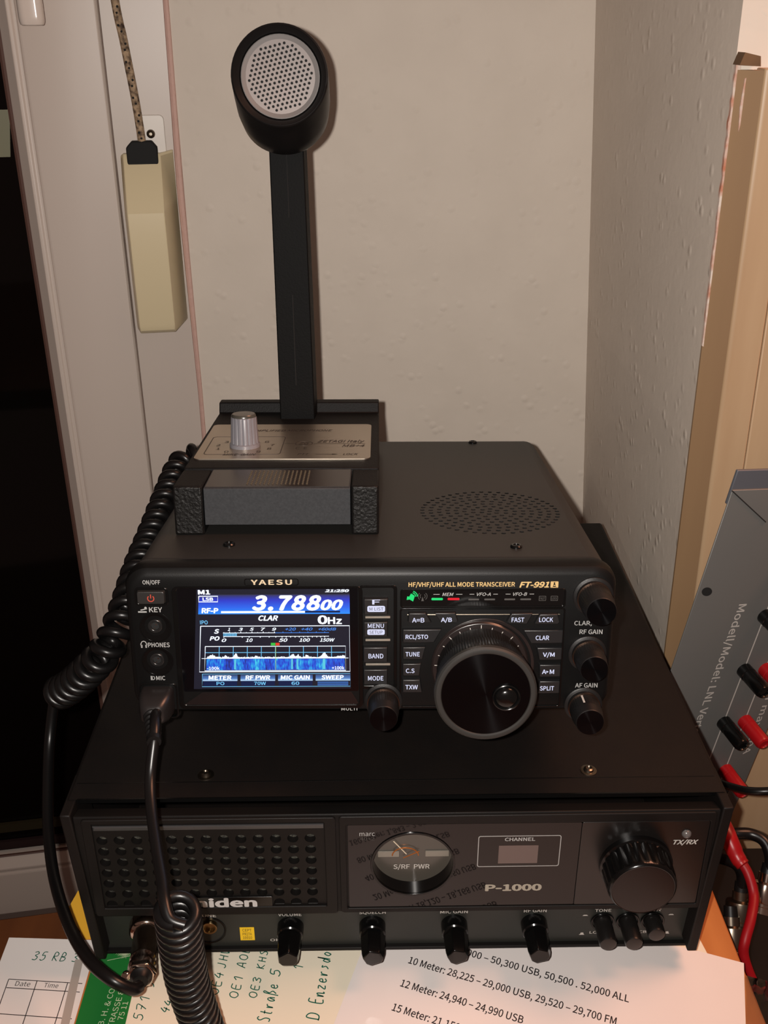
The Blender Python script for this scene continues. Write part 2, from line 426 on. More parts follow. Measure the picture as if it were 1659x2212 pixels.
# sash with inner bead
def sash_profile(L, horizontal):
    # (across, depth) polygon of the sash seen end-on; across 0 = outer edge
    return [(0, 0), (0, -13), (1.5, -15), (58, -15), (60, -14), (60.5, -12.5), (63, -12.5), (64.5, -14), (67, -14), (76.5, -2), (76.5, 20), (0, 20)]
mb = MB(); prof = sash_profile(0, 0)
# right stile and bottom rail mitred at the lower corner
zb = -458.0; xr = -57.0
path = [(xr, 900), (xr, zb), (-900, zb)]
rings = []
for (px, pz), (dx, dz) in zip(path, ((-1, 0), (-1, 1), (0, 1))):
    rings.append([Vector((px + dx*a, d, pz + dz*a)) for a, d in prof])
mb.loft(rings); mb.build('sash', M_pvc, win, bevel=.6)
MB().tube([(-57.6, -2, 900), (-57.6, -2, -459), (-900, -2, -459)], 1.6, 6).build('gasket', M_pvcline, win)
mb = MB().tube([(-134, -3.0, 900), (-134, -3.0, -381.5), (-900, -3.0, -381.5)], 2.2, 6); mb.build('gasket', mat('brown_gasket', (86, 60, 52), rough=.5), win)
MB().box(-900, -120, 6, 24, -470, 900).build('window_pane', M_darkglass, win, smooth=False, label='dark night window pane')
# spacer bars between the panes, seen through the glass edge
MB().box(-900, -136, 1, 5, -376, -366).build('spacer_bar', mat('serrated_spacer', (40, 26, 26), rough=.5), win)
MB().box(-900, -136, 1, 5, -352, -341).build('spacer_bar', mat('olive_spacer', (40, 34, 18), rough=.5), win)
# handle
hd = MB()
prof_h = rr(-111, -92.5, -52, -40, 5.5, 6)
a = [(x, y) for x, y in prof_h]
hr = []
for z, k in ((640, 1), (470, 1), (458, 1.0), (454.5, .98), (452.5, .9), (452, .8)):
    cx, cy = -101.7, -46
    hr.append([Vector((cx + (x-cx)*k, cy + (y-cy)*k - (0), z)) for x, y in a])
hd.loft(hr); hd.build('window_handle', mat('white_handle', (206, 194, 184), rough=.18), win)
MB().lathe([(0, 12), (38, 12)], (-101.7, -14, 630), (0, -1, 0)).build('handle_neck', M_pvc, win)
# flat pale patch imitating what shows in the dark glass
st = MB().prism([(-190, 355), (-141, 355), (-136, 391), (-190, 391)], Fr((0, 0, 0), (1, 0, 0), (0, 0, 1), (0, -1, 0)), -5.7, -5.3).build('glass_patch', M_patch, None, smooth=False)
st.matrix_world = WIN; tag(st, 'pale greenish patch imitating a shape showing in the dark window glass', 'patch')

# desk
MB_d = MB()
desk_poly = [(185.5, -640), (185.5, 88), (154, 92), (154, 360), (-176, 360), (-176, -640)]
MB_d.prism(desk_poly, XY(0), -28, 0)
desk = thing('desk', 'orange brown wooden desk carrying the radios and papers', 'desk', loc=(0, 0, -.74))
top = MB_d.build('desk_top', M_desk, desk, bevel=1, M=Matrix.Translation((0, 0, .74)))
for x, y in ((-145, -600), (140, -600), (-140, 320), (120, 320)):
    MB().box(x-22, x+22, y-22, y+22, 0, 712).build('desk_leg', M_desk, desk, bevel=2)

side_t = thing('side_table', 'dark brown wooden table top under the left end of the log sheet by the window', 'table', loc=(-.4, -.3, -.74))
SM = Matrix.Translation((.4, .3, 0)); M_dark = mat('dark_brown_wood', (92, 50, 22), rough=.45, noise=(80, 42, 18), nscale=9, stretch=(8, 1, 1))
MB().prism([(-620, -640), (-176.4, -640), (-176.4, 47.9), (-223, 40.4), (-620, -22)], XY(0), -28, 0).build('table_top', M_dark, side_t, bevel=1, M=Matrix.Translation((.4, .3, .74)))
for x, y in ((-590, -610), (-205, -610), (-590, -60), (-205, 5)):
    MB().box(x-20, x+20, y-20, y+20, 0, 712).build('table_leg', M_dark, side_t, bevel=2, M=SM)

# ------------------------------------------------------------------ blind winder on the window frame
wd = thing('cord_winder', 'beige blind cord winder fixed to the white window frame', 'cord winder', M=WIN @ Matrix.Translation((-.03, 0, .28)))
# body: wedge-topped case, front bevel, local metres from (-30,0,280)
pr = [(0, -68), (-27, -68), (-31, -65), (-33, -60), (-32, 33), (-30, 36), (-10, 75), (-8, 77), (0, 77)]   # (y,z)
def sec(xc, k): return [Vector((xc, y*k, z)) for y, z in pr]
mb = MB()
x0, x1 = -22.5, 20
rg = [[Vector((x0, y, z)) for y, z in [(0, -66), (-20, -66), (-24, -63), (-26, -58), (-25, 33), (-23, 36), (-6, 73), (-5, 75), (0, 75)]],
      [Vector((x0+2.5, y, z)) for y, z in pr], [Vector((9.5, y, z)) for y, z in pr],
      [Vector((x1, y, z)) for y, z in [(0, -64), (-1, -64), (-2, -62), (-3, -56), (-3, 36), (-3, 40), (-2, 77), (-1, 79), (0, 79)]]]
mb.loft(rg); mb.build('winder_body', M_beige, wd, bevel=1.6, seg=3, ang=25)
MB().prism(rr(-8, 15, 70, 106, 4), XZ(0), .2, 2.6).build('mounting_plate', M_white, wd, bevel=.6)
mb = MB().lathe([(2.4, 3.6), (4.6, 3.2), (5.2, 2.2), (4.4, 1.2)], (3.5, 0, 91.5), (0, -1, 0), seg=16); mb.build('screw', M_dim, wd)
MB().prism([(-17, 66), (-17, 82), (-12, 87), (4, 87), (8, 82), (8, 66)], XZ(0), 5, 13).build('cord_inlet', M_hole, wd, bevel=1)
rope = spline([(-4, -9.5, 76), (-4, -9.5, 90), (-6, -9, 120), (-10, -9, 160), (-14, -9, 200), (-18, -9, 330), (-20, -9, 600)], 10)
mb = MB().tube(rope, 3.3, 10); rp = mb.build('braided_cord', M_rope, wd)
mb = MB()
RS, _ = resample([Vector(p) for p in rope], 120)
for i, p in enumerate(RS[:60]):
    if i % 3 == 2: continue
    s = 1 if i % 2 else -1
    mb.lathe([(0, 1.1), (.5, .9)], p + Vector((s*(1.1 if i % 3 else .2), -2.9, 0)), (s*.3, -1, 0), seg=5)
mb.build('black_tracer', M_hole, wd)

# ------------------------------------------------------------------ base station radio (lower)
BS = thing('base_station_radio', 'wide old black base station radio standing on the papers under the smaller transceiver', 'radio', loc=(0, 0, 0))
H, Wt, Wb, D = 113.0, 163.1, 158.0, 306.0
# cabinet: folded cover with side flanges that run forward of the front panel
mb = MB()
outer = [(-Wb, 14.3), (-Wt, H-1.5), (-Wt+1.5, H), (Wt-1.5, H), (Wt, H-1.5), (Wb, 14.3)]
inner = [(-Wb+5.2, 14.3), (-Wt+5.2, H-4), (-Wt+5.5, H-2.6), (Wt-5.5, H-2.6), (Wt-5.2, H-4), (Wb-5.2, 14.3)]
mb.loft([[Vector((x, y, z)) for x, z in outer] for y in (10.8, D)], False, True)
fl = MB()
for s in (-1, 1):
    q = [(s*Wb, 14.3), (s*Wt, H-.5), (s*(Wt-5.2), H-.5), (s*(Wb-5.2), 14.3)]
    mb.prism(q, XZ(0), -30, 0)
mb.build('cabinet', M_old, BS, bevel=.7)
MB().box(-155, 155, 12, D-2, 10, 20).build('chassis_base', M_old, BS, smooth=False)
# cover crease and front lip
MB().box(-Wt+6, Wt-6, 10.6, 11.4, H-2.2, H+.05).build('cover_lip', M_gloss, BS)
# bezel: upper front moulding
bz = MB(); BZ = Fr((0, 0, 0), (0, 1, 0), (0, 0, 1), (1, 0, 0))
bz.prism([(11, 107.2), (11, 103.2), (1.6, 103.2), (1.6, 108.8), (2.2, 110.0)], BZ, -157.4, 157.6)
bz.prism([(11, 51), (11, 40), (4, 43.6), (1.6, 45), (1.6, 51)], BZ, -157.4, 157.6)
for xa, xb in ((-157.4, -148.2), (-36.6, -24.2), (152.6, 157.6)): bz.box(xa, xb, 1.6, 11, 50.5, 104)
bz.build('front_bezel', M_oldp, BS, bevel=.4)
MB().box(-157, 157.4, 10, 13, 9.8, 46).build('lower_panel', M_oldlow, BS, bevel=.3)
MB().box(-157, 157.4, 7.5, 10, 9.6, 11.6).build('bottom_lip', M_oldp, BS, bevel=.3)
FX = XZ(1.5)
# left speaker section: raised frame with recessed perforated grille
MB().ring(rr(-153.5, -30.5, 45.2, 109.2, 1.5), rr(-148.8, -36, 50.4, 106.6, .8), XZ(1.6), -.2, 1.4).build('grille_frame', M_oldp, BS, bevel=.4)
holes = []
for i in range(13):
    for j in range(7):
        x = -145.0 + i*8.49; z = 95.2 - j*7.16
        if j == 6 and 3 <= i <= 9: continue
        holes.append((x, z, 2.75))
gp = MB().perf(rr(-148.6, -36.2, 50.6, 106.4), holes, XZ(1.45), 0, 4, seg=16)
sg = gp.build('speaker_grille', M_oldp, BS, ang=50)
MB().prism(rr(-148, -37, 51, 106), XZ(5.6), 0, .3).build('speaker_cloth', mat('speaker_cloth', (20, 19, 17), rough=.9, bump=1, bscale=900, bdist=.001, noise=(74, 72, 62), nscale=900), sg)
MB().prism([(-148.4, 101.6), (-36.4, 101.6), (-36.4, 104.6), (-148.4, 104.6)], XZ(1.4), 0, .7, taper=[(-147.4, 103.9), (-37.4, 103.9), (-36.4, 104.6), (-148.4, 104.6)]).build('grille_ridge', mat('lit_ridge', (58, 57, 58), rough=.45), sg, smooth=False)  # paler grey stands in for light caught on the top bevel
MB().prism(rr(-122.6, -63.6, 48.9, 57.0, .5), XZ(1.4), 0, .8).build('badge', M_gloss, sg, bevel=.2)
mb = MB(); mb.text('uniden', (-110.2, 50.6, -72.0, 56.4), XZ(.55), n=.1, bold=.5); mb.build('badge_lettering', mat('badge_silver', (184, 182, 180), rough=.4), sg)
# right section frame and smoked meter window
MB().ring(rr(-28.8, 155.6, 45.2, 109.2, 1.5), rr(-25.6, 153.2, 48, 103.9, 1), XZ(1.6), -.2, 1.0).build('control_frame', M_oldp, BS, bevel=.4)
mw = MB()
mo = rr(-24.6, 90.0, 48.6, 103.4, .6, 5)
MC = (7.5, 77.3, 20.0)
# window plate with the meter opening: built as a perforated plate
mw.perf(mo, [(MC[0], MC[1], MC[2])], XZ(1.2), 0, 10, seg=64)
wp = mw.build('meter_window', M_smoke, BS, ang=50)
MB().ring(circ(MC[0], MC[1], 21.2, 64), circ(MC[0], MC[1], 20.0, 64), XZ(1.2), -1, .5).build('meter_rim', M_gloss, wp, bevel=.2)
mt = MB().flat(circ(MC[0], MC[1], 20, 64), XZ(9.2)); mt.build('meter_dial', M_lens, wp)
DF = XZ(9.0)
mb = MB(); mb.text('S/RF  PWR', (-1.9, 66.2, 16.4, 69.4), DF, n=.1, bold=.15); mb.build('meter_lettering', M_printw, wp)
mb = MB(); mb.stroke([(-2, 86), (4.6, 77.2)], .5, DF, .9); mb.build('meter_needle', M_needle, wp)
mb = MB(); mb.prism(rr(-9.8, .8, 75.2, 78.6), DF, 0, .6); mb.prism(rr(14.2, 26, 75.2, 78.6), DF, 0, .6); mb.build('meter_yoke', mat('pale_yoke', (120, 114, 104), rough=.4), wp)
mb = MB(); mb.tube([(4+6*math.cos(a)*1.1, 8.2, 76.2+5.2*math.sin(a)) for a in [PI*i/14 for i in range(15)]], .3, 6)
mb.tube([(3, 8.3, 74.5), (7, 8.0, 77), (11, 8.1, 79)], .25, 6); mb.build('meter_coil', M_amber, wp)
WF = XZ(1.2)
MB().text('marc', (-18.9, 96.4, -11.4, 98.6), WF, bold=.1).build('maker_lettering', M_print, wp); MB().text('CHANNEL', (52.8, 92.0, 67.6, 94.2), WF, bold=.3).build('channel_caption', M_print, wp)
MB().ring(rr(39.6, 80.6, 75.0, 95.4, 1.2), rr(40.0, 80.2, 75.4, 95.0, .9), WF, .02, .1).build('channel_outline', M_print, wp)
mb = MB(); mb.text('P-1000', (44.8, 58.6, 72.6, 62.8), WF, bold=.55); mb.build('model_lettering', mat('model_print', (150, 144, 130), rough=.5), wp)
mb = MB(); mb.text('40+2', (-18.6, 93.6, -11.6, 95.8), WF, bold=-.05); mb.build('dim_lettering', M_printd, wp)
MB().prism(rr(50, 69.6, 77.2, 89), WF, .02, .12).build('channel_display', M_chan, wp, smooth=False)
# tuning panel right of the window
MB().prism(rr(90.3, 153.0, 48.4, 103.6, .8), XZ(1.5), 0, .5).build('channel_panel', mat('satin_tuning_panel', (19, 17, 16), rough=.3), BS, bevel=.2)
mb = MB(); mb.lathe([(0, 18.2), (3, 18.2), (3.5, 17.4), (14.5, 17.0), (15.5, 16.6), (17.0, 16.2), (17.6, 15.4), (17.4, 14.6), (17.2, 0.01)], (118.8, 1.2, 76.5), (0, -1, 0), seg=96, knurl=24, kamp=.9, krange=(2, 3), kpow=3)
ckn = mb.build('channel_knob', M_gloss, BS, ang=40)
MB().lathe([(17.25, 15.2), (17.55, 15.0), (17.6, 14.6), (17.5, .01)], (118.8, 1.2, 76.5), (0, -1, 0), seg=64).build('knob_cap', mat('spun_dark_cap', (30, 25, 24), rough=.35, metal=.4), ckn)
mb = MB().lathe([(0, 2.4), (.6, 2.4), (1.4, 1.9), (2.2, 1.0), (2.4, .01)], (142.2, 1.0, 95.6), (0, -1, 0), seg=20); mb.build('indicator_lamp', mat('clear_lamp', (90, 86, 84), rough=.2), BS)
LF = XZ(10.0); TF = XZ(1.0)
mb = MB(); mb.text('TX/RX', (136.4, 88.4, 148.6, 91.4), TF, shear=.25, bold=.3); mb.build('caption', M_printw, BS)
def caption(t, bx, fr, parent, m=M_printw, name='caption', **k): return MB().text(t, bx, fr, **k).build(name, m, parent)
for t, a, b in (('VOLUME', -62.4, -50.2), ('SQUELCH', -19.8, -6), ('MIC GAIN', 22.8, 37.2), ('RF GAIN', 66.9, 78.8), ('MIC', -134.8, -127.6), ('PHONE', -107.2, -95.0)):
    z = 33.0 if t in ('VOLUME', 'PHONE') else 33.4
    caption(t, (a, z, b, z+2.2), LF, BS, bold=.2)
caption('TONE', (104.5, 33.0, 113, 35.0), LF, BS, bold=.2); caption('PWR', (131, 33.0, 139.5, 35.0), LF, BS, shear=.2, bold=.2)
for t, a, b in (('HI', 106.2, 109.4), ('PA', 119.6, 123.2), ('4W', 132.6, 137.6)): caption(t, (a, 29.9, b, 31.8), LF, BS, shear=.25, bold=.2)
caption('OFF', (-67.4, 14.6, -60.5, 16.4), LF, BS, bold=.15); caption('LO', (103, 17, 107, 18.8), LF, BS, bold=.15); caption('CB', (129.5, 17, 133.4, 18.8), LF, BS, bold=.15)
for x, z in ((99.6, 30.6), (145.2, 30.4)): MB().flat([(x-1.5, z-.4), (x+1.5, z-.4), (x+.8, z+.4), (x-.8, z+.4)], LF, .12).build('button_symbol', M_printw, BS)
for x, z in ((98.8, 17.0), (144.4, 17.0)): MB().flat([(x-1.5, z-.8), (x+1.5, z-.8), (x+1.0, z-.1), (x+.8, z+.9), (x-.6, z+.9), (x-.8, z-.1)], LF, .12).build('button_symbol', M_printw, BS)
# four chicken-head style control knobs
for x, zt in ((-56.2, 0), (-13.0, 25), (30.3, 25), (72.6, 18)):
    mb = MB(); mb.lathe([(0, 7.0), (2, 7.0), (6.5, 6.8), (7.2, 6.2)], (x, 10, 25.4), (0, -1, 0), seg=40)
    kn = mb.build('control_knob', M_gloss, BS)
    mb = MB(); A = math.radians(zt)
    pol = [(-6.0, -3.4), (-4.0, -6.0), (4.0, -6.0), (6.0, -3.4), (6.0, 2.2), (0.5, 6.4), (-6.0, 2.2)]
    rot = lambda P, k=1.0: [(x + k*(a*math.cos(A)-b*math.sin(A)), 25.4 + k*(a*math.sin(A)+b*math.cos(A))) for a, b in P]
    L = 21.0
    mb.loft([[Vector((u, 4, v)) for u, v in rot(pol)], [Vector((u, 10-L+3, v)) for u, v in rot(pol, .9)], [Vector((u, 10-L, v)) for u, v in rot(pol, .78)]])
    mb.build('knob_grip', M_gloss, kn, bevel=.5)
# push buttons
for x, L in ((109.0, 15.5), (122.4, 15.5), (135.6, 10)):
    mb = MB(); mb.ring(circ(x, 26.2, 6.3, 28), circ(x, 26.2, 5.2, 28), LF, 0, 1.2); b_ = mb.build('button_collar', M_gloss, BS, bevel=.2)
    MB().lathe([(0, 4.7), (L-1.2, 4.6), (L-.3, 4.2), (L, 3.4)], (x, 10, 26.2), (0, -1, 0), seg=28).build('push_button', mat('button_black', (20, 18, 17), rough=.35), b_)
# phone jack
MB().ring(circ(-99.8, 23.6, 9.6, 40), circ(-99.8, 23.6, 8.6, 40), LF, -.5, .5).build('jack_surround', M_gloss, BS, bevel=.2)
pj = MB().dish(circ(-99.8, 23.6, 8.7, 40), circ(-99.8, 24.2, 7.8, 40), LF, .2, -.2); pj = pj.build('jack_well', M_hole, BS)
mb = MB(); mb.ring(circ(-98.6, 27.2, 4.0, 28), circ(-98.6, 27.2, 3.0, 28), LF, -1, 2.6); mb.flat(circ(-98.6, 27.2, 3.1, 28), LF, .6); mb.build('phone_jack', mat('brass_jack', (150, 128, 92), rough=.3, metal=1), BS, bevel=.15)
# approval sticker
mb = MB(); s_ = mb.prism(rr(-83.2, -75.6, 15.6, 25.1), LF, .02, .12).build('approval_sticker', M_yell, BS, smooth=False)
mb = MB()
for t, z in (('CEPT', 22.1), ('PR27A', 19.3), ('10010', 16.6)): mb.text(t, (-81.8, z, -77.0, z+2), LF, n=.2, bold=.1)
mb.build('sticker_lettering', mat('sticker_print', (96, 76, 20), rough=.5), s_)
# cover screws and feet
for x in (-96.5, 97.5):
    mb = MB(); mb.lathe([(0, 4.2), (.4, 4.1), (.5, 3.4)], (x, 27.6, H), (0, 0, 1), seg=24); mb.lathe([(.3, 2.7), (1.6, 2.3), (2.0, 1.5), (1.4, .9)], (x, 27.6, H), (0, 0, 1), seg=18); mb.build('cover_screw', M_dim, BS)
MB().box(-Wt+3, Wt-3, 22.2, 22.6, H-.05, H+.12).build('cover_crease', M_gloss, BS, smooth=False)
for x, y in ((-120, 45), (120, 45), (-120, 270), (120, 270)):
    MB().lathe([(1.0, 8), (10, 9.5)], (x, y, 0), (0, 0, 1), seg=24).build('rubber_foot', M_rubber, BS)

# ------------------------------------------------------------------ transceiver (upper)
EX = Vector((0.99993812, -0.01112431, 0)); EY = Vector((0.0110089, 0.9895642, -0.14367151)); EZ = Vector((0.00159825, 0.14366262, 0.98962543))
YO = Vector((-0.01245286, 0.02050427, 0.15637063))
YM = frame(YO, EX, EY, EZ)
TR = thing('transceiver', 'black transceiver with a lit blue display standing tilted on the wide old radio', 'radio', M=YM)
W2 = 114.5
# case, with a domed-edge cover and a round drilled speaker area
mb = MB()
def case_sec(y, w, zt, zb, r):
    P = [(-w, zb), (w, zb)] + [(w - r + r*math.cos(a), zt - r + r*math.sin(a)) for a in [PI/2*i/6 for i in range(7)]] + [(-w + r + r*math.cos(a), zt - r + r*math.sin(a)) for a in [PI/2 + PI/2*i/6 for i in range(7)]]
    return [Vector((u, y, v)) for u, v in P]
# side, rear and bottom shell; the flat top is its own drilled sheet
sec1 = case_sec(12.2, 112.5, 73.6, 3, 9); sec2 = case_sec(244, 112.5, 73.6, 3, 9)
bm = mb.bm
A = [bm.verts.new(p) for p in sec1]; B = [bm.verts.new(p) for p in sec2]; n = len(A)
for i in range(n):
    j = (i+1) % n
    if i == 8: continue        # open flat top between the two rounded edges
    bm.faces.new((A[i], A[j], B[j], B[i]))
bm.faces.new(B); bm.faces.new(A[::-1])
case = mb.build('case', M_case, TR)
hl = []
SCX, SCY = 63.6, 86.5
hl.append((SCX, SCY, 1.3))
for k in range(1, 9):
    R = k*4.55; nn = round(2*PI*R/4.9)
    for i in range(nn): hl.append((SCX + R*math.cos(2*PI*i/nn + k*.35), SCY + R*math.sin(2*PI*i/nn + k*.35), 1.3))
mb = MB().perf(rr(-103.5, 103.5, 12.2, 244), hl, XY(73.6), 0, .3, seg=10)
tp = mb.build('case_top', M_case, TR, ang=50)
MB().prism(circ(SCX, SCY, 40, 40), XY(70.5), -.5, 0).build('speaker_cone', M_hole, tp)
MB().box(-100, 100, 12, 14.5, 73.55, 73.75).build('cover_step', M_black, tp, smooth=False)
for x, y in ((-69.7, 33.8), (70.7, 29.7), (68.0, 240), (-70, 240)):
    mb = MB(); mb.lathe([(-.2, 2.9), (.7, 2.9), (1.3, 2.4), (1.4, 1.5), (.7, 1.2)], (x, y, 73.6), (0, 0, 1), seg=20); mb.build('case_screw', M_gloss, TR)
# front bezel body: rounded outline, soft front edge
def ro(k, dz=0): return rr(-W2+k, W2-k, 0+k*.6+dz, 75.2-k*1.3, 11-k*.6, 7)
mb = MB(); F0 = XZ(0)
out = [(ro(1.2), -12.6), (ro(.3), -11.5), (ro(0), -9.5), (ro(.1), -5), (ro(.9), -2.2), (ro(2.4), -.6), (ro(3.8), 0)]
mb.loft([[F0.p(u, v, nn) for u, v in P] for P, nn in out])
fp_ = mb.build('front_panel', M_panel, TR, ang=30)
# thin step between case and bezel
MB().ring(rr(-113.2, 113.2, 2, 74.4, 10, 7), rr(-111, 111, 4, 72.4, 9, 7), F0, -14.2, -12.4).build('seam_strip', M_hole, TR)
P_ = F0
def lettering(name, m, items, parent, n=.1):
    mb = MB()
    for t, bx, kw in items: mb.text(t, bx, P_, n=n, **kw)
    return mb.build(name, m, parent)
lt = [('ON/OFF', (-105, 66.6, -97, 68.7), dict(bold=.15)), ('KEY', (-103.0, 52.9, -97.0, 55.3), dict(bold=.2)), ('PHONES', (-104.8, 35.0, -94.7, 37.3), dict(bold=.2)), ('MIC', (-102.2, 17.8, -98.0, 20.0), dict(bold=.2)),
      ('MULTI', (-14.5, 1.2, -6.9, 3.0), dict(bold=.2)), ('CLAR,', (95.1, 44.9, 103.2, 47.6), dict(bold=.1)), ('RF GAIN', (97.8, 40.9, 108.5, 43.2), dict(bold=.15)), ('AF GAIN', (97.3, 13.0, 107.9, 15.3), dict(bold=.15))]
for t, bx, kw in lt: caption(t, bx, P_, TR, M_print, n=.1, **kw)
mb = MB(); mb.stroke([(-108.2, 53.0), (-104.2, 53.0)], .7, P_); mb.stroke([(-107, 53.9), (-104.0, 54.6)], .5, P_); mb.flat(circ(-104.6, 55.0, .6, 10), P_, .1); mb.build('key_symbol', M_print, TR)
mb = MB(); mb.stroke([(-108.0, 35.2), (-108.2, 36.6), (-107.6, 37.8), (-106.8, 38.1), (-106.0, 37.8), (-105.4, 36.6), (-105.6, 35.2)], .4, P_); mb.flat(rr(-108.2, -107.5, 34.7, 36.2), P_, .1); mb.flat(rr(-106.1, -105.4, 34.7, 36.2), P_, .1); mb.build('headphone_symbol', M_print, TR)
mb = MB(); mb.stroke([(-104.6, 17.8), (-104.6, 20.0)], .4, P_); mb.stroke([(-104.1, 17.9), (-103.2, 18.2), (-102.9, 18.9), (-103.2, 19.6), (-104.1, 19.9), (-104.1, 17.9)], .35, P_); mb.build('microphone_symbol', M_print, TR)
mb = MB(); mb.text('HF/VHF/UHF ALL MODE TRANSCEIVER', (17.5, 64.9, 66.5, 67.2), P_, bold=.2); mb.build('gold_lettering', M_gold, TR); mb = MB(); mb.text('FT-991', (68.8, 64.6, 82.2, 67.3), P_, shear=.25, bold=.45); mb.build('model_lettering', M_gold, TR); mb = MB()
mb.ring(rr(83.0, 86.6, 64.4, 67.5, .3), rr(83.35, 86.25, 64.75, 67.15, .2), P_, .02, .1)
mb.flat([(83.3, 64.6), (84.0, 64.6), (84.6, 67.0), (83.3, 67.2)], P_, .1); mb.flat([(86.3, 64.6), (85.6, 64.6), (85.0, 67.0), (86.3, 67.2)], P_, .1); mb.flat([(84.35, 65.3), (85.25, 65.3), (85.1, 65.75), (84.5, 65.75)], P_, .1)
mb.build('model_suffix', M_gold, TR)
# badge
bd = MB().ring(rr(-58.2, -33.2, 66.0, 69.4, .9, 3), rr(-57.8, -33.6, 66.3, 69.1, .8, 3), P_, 0, .35).build('badge', M_gloss, TR)
mb = MB(); mb.text('YAESU', (-55.0, 66.5, -36.4, 68.9), P_, n=.35, bold=.35, spacing=1.1); mb.build('badge_lettering', M_silver, bd)
# power button
pb = MB().prism(rr(-108.0, -94.8, 57.5, 64.1, .9, 4), P_, 0, 2.2, taper=rr(-107.6, -95.2, 57.8, 63.8, .9, 4)).build('power_button', mat('charcoal_button', (30, 29, 28), rough=.4), TR, bevel=.3)
MB().ring(rr(-109.2, -93.6, 56.2, 65.2, 1.9, 4), rr(-108.2, -94.6, 57.2, 64.3, 1.2, 4), P_, -.2, .5).build('button_surround', M_gloss, pb, bevel=.2)
mb = MB(); arc = [(-101.3 + 1.45*math.sin(a), 60.6 + 1.45*math.cos(a)) for a in [math.radians(40 + 280*i/16) for i in range(17)]]
mb.stroke(arc, .45, P_, 2.3); mb.stroke([(-101.3, 60.7), (-101.3, 62.6)], .45, P_, 2.3); mb.build('power_symbol', E_power, pb)
# two jacks in dished recesses
for nm, x, z in (('key_jack', -100.7, 46.0), ('phone_jack', -101.0, 28.6)):
    mb = MB(); mb.dish(circ(x, z-1.0, 7.4, 40), circ(x, z, 5.0, 40), P_, .15, -.0, False); mb.ring(circ(x, z-1, 7.6, 40), circ(x, z-1, 7.0, 40), P_, 0, .3)
    j = mb.build(nm, M_gloss, TR)
    mb = MB(); mb.ring(circ(x, z, 3.4, 32), circ(x, z, 1.9, 32), P_, -.5, 1.0); mb.build('jack_rim', mat('jack_plastic', (24, 24, 24), rough=.25), j, bevel=.3)
    mb = MB(); mb.flat(circ(x, z, 1.95, 24), P_, .1); mb.build('jack_hole', M_hole, j)
    mb = MB(); mb.stroke([(x+.2, z+.9), (x+.9, z+.5)], .4, P_, .4); mb.stroke([(x-.4, z-1.4), (x-.2, z-.8)], .3, P_, .4); mb.build('jack_contact', M_chrome, j)
# microphone socket recess
mb = MB(); mb.ring(rr(-111, -92.6, -2.5, 16.2, 2.4, 5), rr(-110.2, -93.4, -1.7, 15.4, 1.9, 5), P_, -2, .5); mb.build('mic_socket', M_gloss, TR, bevel=.2)
# display
def scx(x, y): # display layout sheet -> millimetres on the panel
    L = 88 + (y-215)*.085; u = (x-L)/(1480-L); v = (y-215)/(1130-215)
    return (-80.5 + u*70.7, 64.2 - v*51.2)
mb = MB(); mb.ring(rr(-92.0, -3.8, 2.6, 65.6, 2.6, 4), rr(-89.8, -5.8, 4.6, 64.9, 1.6, 4), P_, -.1, .6); mb.build('display_bezel', M_gloss, TR, bevel=.25)
mb = MB(); mb.prism([(-91.5, 3.2), (-5, 3.2), (-9.5, 11.2), (-80.6, 11.2)], P_, .05, .15); mb.stroke([(-91.0, 3.6), (-80.6, 11.2), (-10, 11.2)], .25, P_, .2); mb.build('bezel_chamfer', mat('gloss_chamfer', (24, 20, 20), rough=.15), TR)
DS = MB().prism(rr(-89.6, -6, 11.6, 64.8, 1.0, 4), P_, .0, .08).build('display', mat('display_glass', (6, 6, 8), rough=.08), TR, smooth=False)
def srect(mb, x0, y0, x1, y1, n): mb.flat([scx(x0, y1), scx(x1, y1), scx(x1, y0), scx(x0, y0)], P_, n)
def sline(mb, pts, wd, n): mb.stroke([scx(*p) for p in pts], wd, P_, n)
def sbox(mb, x0, y0, x1, y1, wd, n): sline(mb, [(x0, y0), (x1, y0), (x1, y1), (x0, y1), (x0, y0), (x0+1, y0)], wd, n)
def stext(mb, t, x0, y0, x1, y1, n, **k):
    (a, d), (c, b) = scx(x0, y0), scx(x1, y1); mb.text(t, (a, b, c, d), P_, n=n, **k)
mb = MB(); srect(mb, 88, 215, 1480, 1130, .12); mb.build('screen_background', E_dark, DS, smooth=False)
z1 = scx(0, 262)[1]*.001; z0 = scx(0, 438)[1]*.001
mb = MB(); srect(mb, 110, 262, 1480, 438, .16)
mb.build('screen_band', band_material('blue_display_band', [(0, (0, 140, 255)), (.35, (0, 92, 235)), (.7, (4, 40, 200)), (1, (18, 22, 60))], 2, z0, z1), DS, smooth=False)
mb = MB()
stext(mb, 'M1', 106, 222, 212, 258, .2, bold=.6); stext(mb, '21:250', 1260, 220, 1472, 242, .2, bold=.6, shear=.2)
stext(mb, '3.788', 600, 276, 1212, 400, .22, bold=.55, shear=.25, spacing=1.06); stext(mb, '00', 1222, 314, 1412, 400, .22, bold=.55, shear=.25)
sbox(mb, 112, 276, 284, 326, .45, .22); stext(mb, 'LSB', 148, 288, 242, 316, .2, bold=.5)
stext(mb, 'RF-P', 140, 384, 290, 426, .22, bold=.6, shear=.1)
srect(mb, 316, 410, 1074, 428, .22); stext(mb, 'CLAR', 655, 452, 830, 496, .22, bold=.45, shear=.25)
stext(mb, '0', 1194, 454, 1272, 528, .22, bold=.4); stext(mb, 'Hz', 1284, 470, 1404, 528, .22, bold=.4)
sbox(mb, 134, 546, 1475, 968, .4, .2)
